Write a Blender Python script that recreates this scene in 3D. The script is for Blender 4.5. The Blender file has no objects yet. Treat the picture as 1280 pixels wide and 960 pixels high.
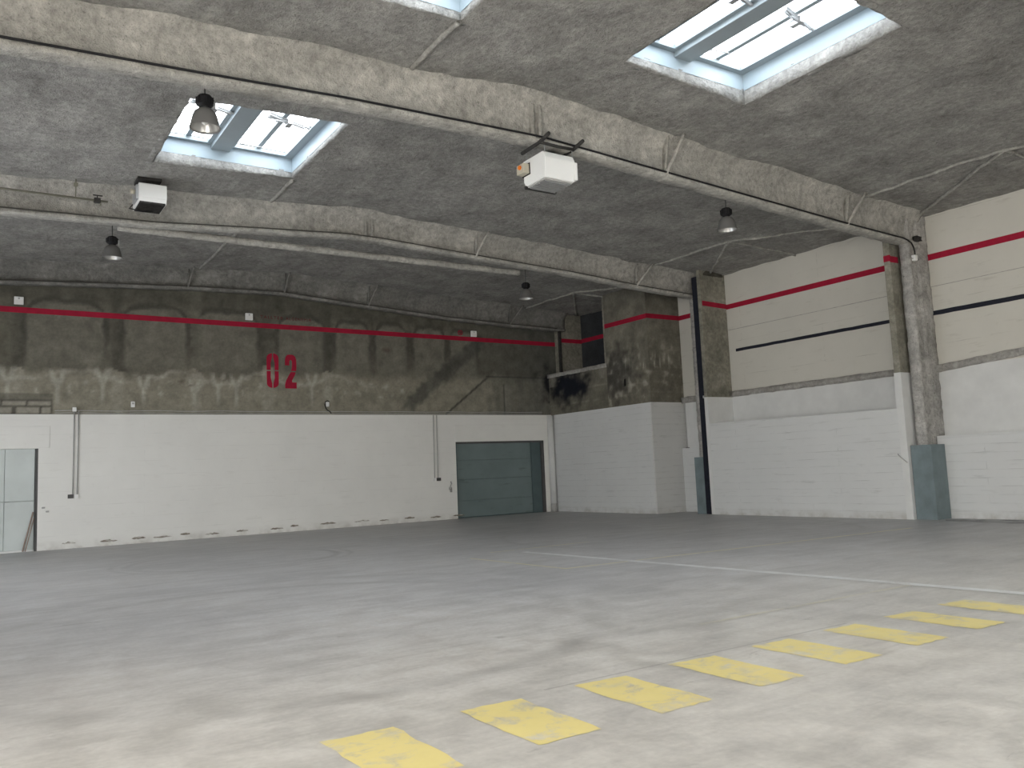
import bpy, bmesh, math, random
from mathutils import Vector, Matrix, noise

random.seed(7)
SC = bpy.context.scene
COL = SC.collection

# ------------------------------------------------------------------ helpers
def sm(a, b, x):
    if a == b:
        return 0.0 if x < a else 1.0
    t = min(1.0, max(0.0, (x - a) / (b - a)))
    return t * t * (3 - 2 * t)

def lerp(a, b, t):
    return a + (b - a) * t

def mix3(a, b, t):
    t = min(1.0, max(0.0, t))
    return (lerp(a[0], b[0], t), lerp(a[1], b[1], t), lerp(a[2], b[2], t))

def ns(x, y, z=0.0, oct=4):
    return noise.fractal(Vector((x, y, z)), 1.0, 2.0, oct) if oct > 1 else noise.noise(Vector((x, y, z)))

def tag(o, label=None, cat=None, group=None, kind=None):
    if label: o['label'] = label
    if cat: o['category'] = cat
    if group: o['group'] = group
    if kind: o['kind'] = kind
    return o

def empty(name, loc=(0, 0, 0)):
    o = bpy.data.objects.new(name, None)
    o.empty_display_size = 0.1
    o.location = loc
    COL.objects.link(o)
    return o

def obj(name, bm, mat, parent=None, smooth=False):
    me = bpy.data.meshes.new(name)
    bmesh.ops.recalc_face_normals(bm, faces=bm.faces[:])
    bm.to_mesh(me); bm.free()
    if mat: me.materials.append(mat)
    if smooth:
        for p in me.polygons: p.use_smooth = True
    o = bpy.data.objects.new(name, me)
    COL.objects.link(o)
    if parent:
        o.parent = parent
    return o

def box(bm, x0, x1, y0, y1, z0, z1, bevel=0.0):
    vs = [bm.verts.new((x, y, z)) for z in (z0, z1) for (x, y) in ((x0, y0), (x1, y0), (x1, y1), (x0, y1))]
    fs = []
    for q in ((3, 2, 1, 0), (4, 5, 6, 7), (0, 1, 5, 4), (1, 2, 6, 5), (2, 3, 7, 6), (3, 0, 4, 7)):
        fs.append(bm.faces.new([vs[i] for i in q]))
    if bevel:
        es = list({e for f in fs for e in f.edges})
        bmesh.ops.bevel(bm, geom=es, offset=bevel, segments=2, affect='EDGES', profile=0.5)
    return bm

def prism(bm, pts, axis, a, b):
    """extrude a 2D outline along an axis ('x','y','z')"""
    def P(u, v, w):
        return {'x': (w, u, v), 'y': (u, w, v), 'z': (u, v, w)}[axis]
    A = [bm.verts.new(P(u, v, a)) for u, v in pts]
    B = [bm.verts.new(P(u, v, b)) for u, v in pts]
    n = len(pts)
    bm.faces.new(A); bm.faces.new(B[::-1])
    for i in range(n):
        bm.faces.new((A[i], B[i], B[(i + 1) % n], A[(i + 1) % n]))
    return bm

def tube(bm, pts, r, seg=10, caps=True):
    pts = [Vector(p) for p in pts]
    rings = []
    for i, p in enumerate(pts):
        d = (pts[min(i + 1, len(pts) - 1)] - pts[max(i - 1, 0)]).normalized()
        up = Vector((0, 0, 1)) if abs(d.z) < 0.95 else Vector((1, 0, 0))
        s = d.cross(up).normalized(); t = s.cross(d).normalized()
        rings.append([bm.verts.new(p + r * (math.cos(2 * math.pi * k / seg) * s + math.sin(2 * math.pi * k / seg) * t)) for k in range(seg)])
    for a, b in zip(rings, rings[1:]):
        for k in range(seg):
            bm.faces.new((a[k], a[(k + 1) % seg], b[(k + 1) % seg], b[k]))
    if caps:
        bm.faces.new(rings[0][::-1]); bm.faces.new(rings[-1])
    return bm

def lathe(bm, prof, seg=28, cx=0, cy=0, cap0=False, cap1=False):
    rings = [[bm.verts.new((cx + r * math.cos(2 * math.pi * k / seg), cy + r * math.sin(2 * math.pi * k / seg), z)) for k in range(seg)] for r, z in prof]
    for a, b in zip(rings, rings[1:]):
        for k in range(seg):
            bm.faces.new((a[k], a[(k + 1) % seg], b[(k + 1) % seg], b[k]))
    if cap0: bm.faces.new(rings[0])
    if cap1: bm.faces.new(rings[-1][::-1])
    return bm

def roughen(bm, step, amp, freq=3.0, seed=0.0):
    """split the mesh into cells and push the points about like hand-sprayed render"""
    for ax in range(3):
        lo = min(v.co[ax] for v in bm.verts); hi = max(v.co[ax] for v in bm.verts)
        n = int((hi - lo) / step)
        no = Vector((0, 0, 0)); no[ax] = 1
        for i in range(1, n):
            co = Vector((0, 0, 0)); co[ax] = lo + (hi - lo) * i / n
            bmesh.ops.bisect_plane(bm, geom=bm.verts[:] + bm.edges[:] + bm.faces[:], plane_co=co, plane_no=no)
    for v in bm.verts:
        v.co += amp * noise.turbulence_vector(v.co * freq + Vector((seed, seed, seed)), 3, False)
    return bm

# ------------------------------------------------------------------ materials
class N:
    def __init__(self, name):
        m = bpy.data.materials.new(name); m.use_nodes = True
        self.m = m; self.t = m.node_tree
        self.b = self.t.nodes['Principled BSDF']
    def n(self, kind, **kw):
        x = self.t.nodes.new(kind)
        for k, v in kw.items():
            if k in x.inputs: x.inputs[k].default_value = v
            else: setattr(x, k, v)
        return x
    def l(self, a, b): self.t.links.new(a, b)
    def coord(self, scale=(1, 1, 1), swap=None):
        tc = self.n('ShaderNodeTexCoord')
        out = tc.outputs['Object']
        if swap:
            s = self.n('ShaderNodeSeparateXYZ'); self.l(out, s.inputs[0])
            c = self.n('ShaderNodeCombineXYZ')
            for i, a in enumerate(swap):
                if a in 'XYZ': self.l(s.outputs[a], c.inputs[i])
            out = c.outputs[0]
        mp = self.n('ShaderNodeMapping'); mp.inputs['Scale'].default_value = scale
        self.l(out, mp.inputs['Vector'])
        return mp.outputs[0]
    def noise(self, vec, scale, detail=5, rough=0.6, dist=0.0):
        x = self.n('ShaderNodeTexNoise'); x.inputs['Scale'].default_value = scale
        x.inputs['Detail'].default_value = detail; x.inputs['Roughness'].default_value = rough
        x.inputs['Distortion'].default_value = dist
        self.l(vec, x.inputs['Vector']); return x.outputs['Fac']
    def ramp(self, fac, stops):
        r = self.n('ShaderNodeValToRGB'); e = r.color_ramp.elements
        while len(e) < len(stops): e.new(0.5)
        for q, (p, c) in zip(e, stops):
            q.position = p; q.color = (c if len(c) == 4 else (*c, 1)) if not isinstance(c, (int, float)) else (c, c, c, 1)
        self.l(fac, r.inputs[0]); return r.outputs[0]
    def mix(self, f, a, b, mode='MIX'):
        x = self.n('ShaderNodeMix', data_type='RGBA', blend_type=mode)
        for sock, v in ((x.inputs[0], f), (x.inputs[6], a), (x.inputs[7], b)):
            if hasattr(v, 'links'): self.l(v, sock)
            elif isinstance(v, (int, float)): sock.default_value = v
            else: sock.default_value = (*v, 1) if len(v) == 3 else v
        return x.outputs[2]
    def math(self, op, a, b=0.0):
        x = self.n('ShaderNodeMath', operation=op)
        for i, v in enumerate((a, b)):
            if hasattr(v, 'links'): self.l(v, x.inputs[i])
            else: x.inputs[i].default_value = v
        return x.outputs[0]
    def bump(self, h, strength=0.3, dist=0.02, prev=None):
        x = self.n('ShaderNodeBump'); x.inputs['Strength'].default_value = strength; x.inputs['Distance'].default_value = dist
        self.l(h, x.inputs['Height'])
        if prev is not None: self.l(prev, x.inputs['Normal'])
        return x.outputs[0]
    def done(self, color=None, rough=0.8, normal=None, spec=0.3, metal=0.0):
        b = self.b
        if color is not None:
            if hasattr(color, 'links'): self.l(color, b.inputs['Base Color'])
            else: b.inputs['Base Color'].default_value = (*color, 1)
        if hasattr(rough, 'links'): self.l(rough, b.inputs['Roughness'])
        else: b.inputs['Roughness'].default_value = rough
        b.inputs['Specular IOR Level'].default_value = spec
        b.inputs['Metallic'].default_value = metal
        if normal is not None: self.l(normal, b.inputs['Normal'])
        return self.m

def sprayed(name, c0, c1, c2, bump=0.6, pits=0.55):
    k = N(name); v = k.coord()
    n1 = k.noise(v, 1.1, 6, 0.62); n2 = k.noise(v, 9.0, 5, 0.7); n3 = k.noise(v, 34.0, 3, 0.6)
    n0 = k.noise(k.coord(scale=(1.0, 0.45, 1.0)), 2.6, 6, 0.7, 0.8)
    n4 = k.noise(v, 16.0, 4, 0.7)
    col = k.ramp(n1, [(0.3, c0), (0.52, c1), (0.75, c2)])
    col = k.mix(0.55, col, k.ramp(n0, [(0.3, 0.30), (0.5, 0.5), (0.7, 0.68)]), 'OVERLAY')
    col = k.mix(0.45, col, k.ramp(n2, [(0.3, 0.22), (0.5, 0.5), (0.7, 0.8)]), 'OVERLAY')
    pit = k.math('MULTIPLY', k.ramp(n4, [(0.30, 0.25), (0.38, 1.0)]), k.ramp(n3, [(0.30, 0.5), (0.42, 1.0)]))
    col = k.mix(pits, col, pit, 'MULTIPLY')
    h = k.math('ADD', k.math('MULTIPLY', n2, 1.0), k.math('MULTIPLY', n3, 0.4))
    nb = k.bump(h, bump, 0.05)
    return k.done(col, 0.95, nb, 0.1)

def plain(name, c, rough=0.6, metal=0.0, var=0.12, scale=6.0, spec=0.3, bump=0.0):
    k = N(name); v = k.coord()
    n1 = k.noise(v, scale, 4, 0.6)
    lo = tuple(x * (1 - var) for x in c); hi = tuple(min(1, x * (1 + var)) for x in c)
    col = k.ramp(n1, [(0.3, lo), (0.7, hi)])
    nb = k.bump(k.noise(v, scale * 8, 3), bump, 0.01) if bump else None
    return k.done(col, rough, nb, spec, metal)

def white_brick(name, swap, base, dark, bw=0.40, bh=0.20, streak=0.5, bump=0.35, dirt=(0.25, 0.22, 0.17)):
    k = N(name); v = k.coord(swap=swap)
    v3 = k.coord()
    wob = k.n('ShaderNodeVectorMath', operation='ADD')
    nz = k.n('ShaderNodeTexNoise'); nz.inputs['Scale'].default_value = 1.3; k.l(v, nz.inputs['Vector'])
    sc = k.n('ShaderNodeVectorMath', operation='SCALE'); sc.inputs['Scale'].default_value = 0.05
    k.l(nz.outputs['Color'], sc.inputs[0]); k.l(v, wob.inputs[0]); k.l(sc.outputs[0], wob.inputs[1])
    br = k.n('ShaderNodeTexBrick'); k.l(wob.outputs[0], br.inputs['Vector'])
    br.inputs['Scale'].default_value = 1.0; br.inputs['Brick Width'].default_value = bw; br.inputs['Row Height'].default_value = bh
    br.inputs['Mortar Size'].default_value = 0.008; br.inputs['Mortar Smooth'].default_value = 0.4
    br.inputs['Color1'].default_value = (1, 1, 1, 1); br.inputs['Color2'].default_value = (0.93, 0.93, 0.93, 1)
    br.inputs['Mortar'].default_value = (0, 0, 0, 1)
    n1 = k.noise(v3, 0.7, 5, 0.6); n2 = k.noise(v3, 5.0, 5, 0.6)
    # horizontal grey smears that follow the courses
    vs = k.coord(scale=(1.1, 6.5, 1), swap=swap)
    st = k.ramp(k.noise(vs, 1.0, 4, 0.65), [(0.60, 0.0), (0.74, 1.0)])
    col = k.ramp(n1, [(0.3, tuple(x * 0.93 for x in base)), (0.7, base)])
    col = k.mix(k.math('MULTIPLY', st, streak), col, dark)
    joint = k.math('MULTIPLY', br.outputs['Fac'], k.ramp(k.noise(vs, 1.6, 3, 0.5), [(0.45, 0.0), (0.68, 1.0)]))
    col = k.mix(k.math('MULTIPLY', joint, streak), col, tuple(x * 0.55 for x in dark))
    col = k.mix(k.math('MULTIPLY', k.ramp(n2, [(0.62, 0.0), (0.8, 1.0)]), 0.22), col, dark)
    # splash dirt along the foot of the wall
    s = k.n('ShaderNodeSeparateXYZ'); k.l(v3, s.inputs[0])
    mr = k.n('ShaderNodeMapRange'); mr.inputs['From Min'].default_value = 0.25; mr.inputs['From Max'].default_value = 0.0
    k.l(s.outputs['Z'], mr.inputs['Value'])
    foot = k.math('MULTIPLY', mr.outputs[0], k.ramp(k.noise(v3, 3.0, 4), [(0.4, 0.1), (0.7, 1.0)]))
    col = k.mix(k.math('MULTIPLY', foot, 0.5), col, dirt)
    h = k.math('SUBTRACT', k.math('MULTIPLY', n2, 0.5), k.math('MULTIPLY', br.outputs['Fac'], 0.8))
    return k.done(col, 0.75, k.bump(h, bump, 0.02), 0.25)

def attr_mat(name, fine=14.0, bump=0.35, swap=None):
    """dirty concrete whose stains were written per point as the colour 'stain'"""
    k = N(name); v = k.coord()
    a = k.n('ShaderNodeVertexColor'); a.layer_name = 'stain'
    n1 = k.noise(v, fine, 5, 0.65); n2 = k.noise(v, 2.2, 4, 0.6)
    col = k.mix(0.45, a.outputs[0], k.ramp(n1, [(0.25, 0.3), (0.75, 0.7)]), 'OVERLAY')
    col = k.mix(0.3, col, k.ramp(n2, [(0.3, 0.35), (0.7, 0.65)]), 'OVERLAY')
    return k.done(col, 0.9, k.bump(n1, bump, 0.015), 0.15)

SPRAY_CEIL = sprayed('sprayed_ceiling_coat', (0.25, 0.245, 0.235), (0.33, 0.325, 0.31), (0.41, 0.405, 0.385), 1.0)
SPRAY_BEAM = sprayed('sprayed_beam_coat', (0.33, 0.325, 0.30), (0.43, 0.42, 0.39), (0.52, 0.51, 0.47), 0.9)  # lighter than the ceiling coat, brighter light on the beams put into it
SPRAY_COL = sprayed('sprayed_column_coat', (0.30, 0.295, 0.28), (0.44, 0.43, 0.41), (0.60, 0.59, 0.57), 1.0, 0.85)
SPRAY_LIP = sprayed('sprayed_lip_coat', (0.27, 0.27, 0.265), (0.36, 0.36, 0.35), (0.45, 0.45, 0.44), 1.0)
SPRAY_DARK = sprayed('dark_beam_coat', (0.17, 0.17, 0.16), (0.235, 0.23, 0.215), (0.30, 0.295, 0.275), 0.9)  # darker coat for the beam along the back wall
SPRAY_RIB = sprayed('sprayed_rib_coat', (0.29, 0.285, 0.27), (0.38, 0.375, 0.35), (0.46, 0.455, 0.43), 0.9)
CONC_PIER = sprayed('pier_render', (0.16, 0.155, 0.13), (0.25, 0.24, 0.20), (0.34, 0.325, 0.28), 0.25)
NICHE_SHADOW = sprayed('niche_shadow_paint', (0.06, .06, .05), (.10, .095, .08), (.14, .13, .11), .3)  # shadow of the pier niche as a dark colour
CONC_BAND = sprayed('concrete_band', (0.28, 0.27, 0.25), (0.36, 0.35, 0.33), (0.44, 0.43, 0.40), 0.5)
WHITE_BACK = white_brick('white_painted_render_back', 'XZ0', (0.85, 0.85, 0.82), (0.55, 0.54, 0.50), 9.0, 0.4, 0.20, 0.08)
WHITE_RIGHT = white_brick('white_painted_brick_right', 'YZ0', (0.66, 0.675, 0.675), (0.40, 0.41, 0.41), 7.0, 0.2, 0.42, 0.45)
WHITE_END = white_brick('white_painted_brick_end', 'XZ0', (0.64, 0.645, 0.635), (0.36, 0.36, 0.35), 7.0, 0.2, 0.55, 0.5)
CREAM = white_brick('cream_painted_panel', 'YZ0', (0.62, 0.605, 0.55), (0.40, 0.38, 0.33), 6.0, 1.1, 0.5, 0.2)
WHITE_SMOOTH = plain('white_paint', (0.66, 0.67, 0.665), 0.7, 0, 0.06, 2.0)
WHITE_PANEL = plain('white_enamel', (0.82, 0.83, 0.82), 0.4, 0, 0.02, 2.0)
RED = plain('red_wall_paint', (0.34, 0.007, 0.034), 0.7, 0, 0.15, 5.0)
DARK_RED = plain('faded_red_paint', (0.12, 0.010, 0.018), 0.8, 0, 0.2, 9.0)
NAVY = plain('dark_slot', (0.012, 0.014, 0.024), 0.7, 0, 0.3, 8.0)
BLACK = plain('black_rubber', (0.012, 0.012, 0.014), 0.55, 0, 0.2, 8.0)
SOOT = plain('sooty_steel', (0.035, 0.034, 0.033), 0.8, 0, 0.35, 9.0)
STEEL_BLUE = plain('blue_grey_steel', (0.17, 0.215, 0.23), 0.55, 0, 0.16, 2.5, bump=0.05)
DOOR_BLUE = plain('green_grey_shutter', (0.185, 0.245, 0.25), 0.5, 0, 0.10, 1.5)
DOOR_DARK = plain('dark_green_steel', (0.085, 0.12, 0.125), 0.5, 0, 0.12, 2.0)  # dark steel, also paints the shade on the shutter door
DOOR_PALE = plain('pale_sheet_steel', (0.60, 0.65, 0.64), 0.42, 0, 0.07, 1.2)
GALV = plain('galvanised_steel', (0.42, 0.43, 0.44), 0.4, 0.5, 0.12, 7.0)
FRAME_BLUE = plain('skylight_frame', (0.30, 0.35, 0.38), 0.4, 0.1, 0.05, 3.0)
CURB = plain('skylight_curb', (0.36, 0.44, 0.50), 0.4, 0, 0.04, 2.0)
ALU = plain('spun_aluminium', (0.20, 0.20, 0.195), 0.4, 0.4, 0.08, 7.0)
k = N('milky_lamp_shade'); SHADE = k.done((0.24, 0.24, 0.235), 0.4, None, 0.3)
_t = k.n('ShaderNodeBsdfTranslucent'); _t.inputs[0].default_value = (.55, .53, .50, 1); _m = k.n('ShaderNodeMixShader'); _m.inputs[0].default_value = .45
k.l(k.b.outputs[0], _m.inputs[1]); k.l(_t.outputs[0], _m.inputs[2]); k.l(_m.outputs[0], k.t.nodes['Material Output'].inputs['Surface'])
SHADE_IN = plain('dull_reflector', (0.5, 0.5, 0.49), 0.3, 0.7, 0.05, 7.0)
ALU_IN = plain('bright_reflector', (0.75, 0.75, 0.75), 0.22, 0.85, 0.05, 7.0)
BULB = plain('pearl_bulb', (0.8, 0.8, 0.78), 0.25, 0, 0.02, 3.0)
CONDUIT = plain('grey_conduit', (0.42, 0.42, 0.41), 0.6, 0, 0.1, 6.0)
CONDUIT_DK = plain('dusty_cable', (0.07, 0.068, 0.06), 0.8, 0, 0.2, 6.0)
BOXDARK = plain('dark_socket', (0.09, 0.09, 0.09), 0.6, 0, 0.1, 6.0)
PIPE = plain('old_gas_pipe', (0.24, 0.235, 0.19), 0.6, 0.2, 0.2, 6.0)
WOOD = plain('weathered_rod', (0.33, 0.26, 0.22), 0.7, 0, 0.2, 6.0)
ORANGE = plain('orange_lamp', (0.8, 0.2, 0.02), 0.4, 0, 0.05, 6.0)
GREYBOX = plain('warm_grey_plastic', (0.5, 0.47, 0.38), 0.5, 0, 0.05, 6.0)
WALL_STAIN = attr_mat('stained_concrete')

def glow(name, c, s):
    k = N(name)
    k.b.inputs['Emission Color'].default_value = (*c, 1); k.b.inputs['Emission Strength'].default_value = s
    return k.done((0.8, 0.85, 0.9), 0.5, None, 0.2)
DAYLIGHT = glow('milky_daylit_glazing', (0.93, 0.97, 1.0), 5.5)
GATE_LIGHT = glow('daylit_gate_glazing', (1.0, 0.94, 0.86), 6.2)
FRONT_LIGHT = glow('daylit_front_gate_glazing', (1.0, 0.95, 0.88), 3.2)
FILL_LIGHT_FAR = glow('far_fill_glow', (0.97, 0.98, 1.0), 4.6)  # glow of the added fill panel in the left wall

def floor_colour(k):
    v = k.coord()
    n1 = k.noise(v, 0.35, 6, 0.6); n2 = k.noise(v, 2.2, 6, 0.65, 0.4); n3 = k.noise(v, 18.0, 4, 0.6)
    vs = k.coord(scale=(0.5, 2.2, 1)); n4 = k.noise(vs, 1.4, 6, 0.68, 0.6)
    col = k.ramp(n1, [(0.3, (0.44, 0.424, 0.398)), (0.5, (0.505, 0.486, 0.452)), (0.72, (0.56, 0.536, 0.492))])
    col = k.mix(0.55, col, k.ramp(n2, [(0.25, 0.28), (0.5, 0.5), (0.75, 0.68)]), 'OVERLAY')
    col = k.mix(0.32, col, k.ramp(n4, [(0.28, 0.24), (0.5, 0.5), (0.75, 0.7)]), 'OVERLAY')
    col = k.mix(0.18, col, k.ramp(n3, [(0.3, 0.3), (0.7, 0.7)]), 'OVERLAY')
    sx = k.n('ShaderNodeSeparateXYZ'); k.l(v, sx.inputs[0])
    cool_tint = k.n('ShaderNodeMapRange', interpolation_type='SMOOTHSTEP'); cool_tint.inputs['From Min'].default_value = 5.5; cool_tint.inputs['From Max'].default_value = 12.0
    k.l(k.math('ADD', sx.outputs[1], k.math('MULTIPLY', n2, 3.0)), cool_tint.inputs['Value'])
    col = k.mix(k.math('MULTIPLY', cool_tint.outputs[0], 0.75), col, k.mix(1.0, col, (0.86, 0.90, 1.0), 'MULTIPLY'))  # bluish skylight sheen on the farther floor, put into the colour
    # dark scuffs
    sc = k.ramp(k.noise(vs, 3.1, 5, 0.72, 1.2), [(0.62, 0.0), (0.72, 1.0)])
    col = k.mix(k.math('MULTIPLY', sc, 0.42), col, (0.20, 0.19, 0.18))
    # pale scratches
    vs2 = k.coord(scale=(1.0, 4.5, 1)); pl = k.ramp(k.noise(vs2, 2.3, 5, 0.7, 0.8), [(0.68, 0.0), (0.76, 1.0)])
    col = k.mix(k.math('MULTIPLY', pl, 0.35), col, (0.66, 0.64, 0.60))
    # tyre arcs
    s = k.n('ShaderNodeSeparateXYZ'); k.l(k.coord(), s.inputs[0])
    for cx, cy, r, w, st in ((4.9, 18.3, 2.1, 0.10, 0.4), (4.9, 18.3, 2.4, 0.07, 0.25), (3.1, 9.4, 3.5, 0.14, 0.35),
                             (3.0, 9.2, 4.6, 0.16, 0.25), (14.5, 15.0, 4.2, 0.10, 0.2)):
        dx = k.math('SUBTRACT', s.outputs[0], cx); dy = k.math('SUBTRACT', s.outputs[1], cy)
        d = k.math('SQRT', k.math('ADD', k.math('MULTIPLY', dx, dx), k.math('MULTIPLY', dy, dy)))
        e = k.math('ABSOLUTE', k.math('SUBTRACT', d, r))
        mr = k.n('ShaderNodeMapRange', interpolation_type='SMOOTHSTEP'); mr.inputs['From Min'].default_value = w * 1.6; mr.inputs['From Max'].default_value = 0.0
        k.l(e, mr.inputs['Value'])
        arc = k.math('MULTIPLY', mr.outputs[0], k.ramp(n1, [(0.40, 0.0), (0.56, 1.0)]))
        col = k.mix(k.math('MULTIPLY', arc, st), col, (0.17, 0.165, 0.16))
    # straight joint lines
    for yj, x0, x1 in ((5.19, 3.6, 7.2), (13.0, -4.0, 4.4)):
        e = k.math('ABSOLUTE', k.math('SUBTRACT', s.outputs[1], yj))
        m1 = k.math('LESS_THAN', e, 0.014)
        m2 = k.math('MULTIPLY', k.math('GREATER_THAN', s.outputs[0], x0), k.math('LESS_THAN', s.outputs[0], x1))
        col = k.mix(k.math('MULTIPLY', k.math('MULTIPLY', m1, m2), 0.4), col, (0.2, 0.19, 0.18))
    rough = k.ramp(n2, [(0.3, 0.36), (0.7, 0.56)])
    return col, rough, k.bump(n3, 0.08, 0.01)
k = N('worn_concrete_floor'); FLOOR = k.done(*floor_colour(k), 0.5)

def paint(name, c, lo, hi, scale=7.0, amount=1.0):
    """worn floor paint that lets the concrete through"""
    k = N(name); v = k.coord(scale=(1, 1, 1))
    n = k.noise(v, scale, 6, 0.72, 0.5); n2 = k.noise(v, 1.7, 4, 0.6)
    f = k.math('ADD', k.math('MULTIPLY', n, 0.7), k.math('MULTIPLY', n2, 0.3))
    fac = k.math('MULTIPLY', k.ramp(f, [(lo, 0.0), (hi, 1.0)]), amount)
    col = k.ramp(n2, [(0.3, tuple(x * 0.92 for x in c)), (0.7, c)])
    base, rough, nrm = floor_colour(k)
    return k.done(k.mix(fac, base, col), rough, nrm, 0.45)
YELLOW = paint('worn_yellow_floor_paint', (0.76, 0.64, 0.24), 0.35, 0.50, 5.0, 0.92)
THIN_YELLOW = paint('faded_yellow_line_paint', (0.68, 0.63, 0.40), 0.30, 0.50, 3.0, 0.85)
WHITE_LINE = paint('faded_white_line_paint', (0.72, 0.73, 0.73), 0.28, 0.52, 2.0, 0.92)

# ------------------------------------------------------------------ main measures (metres)
YB = 26.46            # back wall
XR = 20.80            # right wall, upper panels
XW = 19.65            # front of the brick infill and piers
XBK = 19.26           # front of the corner block
YK = 20.70            # near face of the corner block
XL = -4.2             # left wall
YF = -11.0            # wall behind the camera
RIDGE_X, RIDGE_Z, SLOPE = 8.5, 8.28, 0.046
ZRED = 6.64
def zc(x): return RIDGE_Z - SLOPE * abs(x - RIDGE_X)

# ------------------------------------------------------------------ floor
bm = bmesh.new(); box(bm, XL - 0.3, XR + 0.4, YF - 0.3, YB + 0.4, -0.3, 0.0)
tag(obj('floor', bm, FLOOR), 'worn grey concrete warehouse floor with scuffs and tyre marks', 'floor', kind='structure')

# ------------------------------------------------------------------ ceiling with skylight holes
SKY = [(3.05, 5.90, 14.0, 17.22), (9.0, 11.9, 6.70, 9.82), (3.05, 5.95, 6.70, 9.92),
       (3.05, 5.95, -0.9, 2.3), (9.0, 11.9, -0.9, 2.3), (3.05, 5.95, -8.2, -5.0), (9.0, 11.9, -8.2, -5.0)]
def fill(lo, hi, step, must):
    vals = sorted(set([lo, hi] + must)); out = []
    for a, b in zip(vals, vals[1:]):
        n = max(1, round((b - a) / step))
        out += [a + (b - a) * i / n for i in range(n)]
    return out + [hi]
def ceiling_offset(x, y):
    dd = min(max(a - x, x - b, c - y, y - d) for a, b, c, d in SKY)
    a = sm(0.0, 0.5, dd) * 0.045 * ns(x * 0.55, y * 0.8, 3.1, 3) + sm(0.0, 0.3, dd) * 0.02 * ns(x * 2.2, y * 2.2, 9.0, 3)
    return a
xs = fill(XL - 0.1, XR + 0.1, 0.16, [s for q in SKY for s in q[:2]] + [RIDGE_X])
ys = fill(YF - 0.1, YB + 0.1, 0.16, [s for q in SKY for s in q[2:]])
def in_hole(x, y):
    return any(a < x < b and c < y < d for a, b, c, d in SKY)
bm = bmesh.new(); grid = {}
def cv(i, j):
    if (i, j) not in grid:
        x, y = xs[i], ys[j]
        edge = any(abs(x - q) < 1e-6 and c - 1e-6 <= y <= d + 1e-6 for a, b, c, d in SKY for q in (a, b)) or \
               any(abs(y - q) < 1e-6 and a - 1e-6 <= x <= b + 1e-6 for a, b, c, d in SKY for q in (c, d))
        jx = 0.07 * ns(x * 3, y * 3, 1.7, 2) if edge else 0.0
        jy = 0.07 * ns(x * 3, y * 3, 7.7, 2) if edge else 0.0
        grid[i, j] = bm.verts.new((x + jx, y + jy, zc(x) + ceiling_offset(x, y)))
    return grid[i, j]
for i in range(len(xs) - 1):
    for j in range(len(ys) - 1):
        if in_hole((xs[i] + xs[i + 1]) / 2, (ys[j] + ys[j + 1]) / 2): continue
        bm.faces.new((cv(i, j), cv(i, j + 1), cv(i + 1, j + 1), cv(i + 1, j)))
# slab thickness: a flat upper skin so the ceiling is a real roof deck
for x0, x1 in ((XL - 0.3, 3.0), (5.97, 8.95), (11.95, XR + 0.4)):
    box(bm, x0, x1, YF - 0.3, YB + 0.4, 8.62, 8.72)
ys_ = sorted([YF - 0.3, YB + 0.4] + [v for q in SKY if q[0] < 5 for v in q[2:]])
for a, b in zip(ys_[0::2], ys_[1::2]): box(bm, 3.0, 5.97, a, b, 8.62, 8.72)
ys_ = sorted([YF - 0.3, YB + 0.4] + [v for q in SKY if q[0] > 5 for v in q[2:]])
for a, b in zip(ys_[0::2], ys_[1::2]): box(bm, 8.95, 11.95, a, b, 8.62, 8.72)
ceil_o = obj('ceiling', bm, SPRAY_CEIL, None, True)
tag(ceil_o, 'low pitched ceiling sprayed with rough grey coating', 'ceiling', kind='structure')

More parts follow.
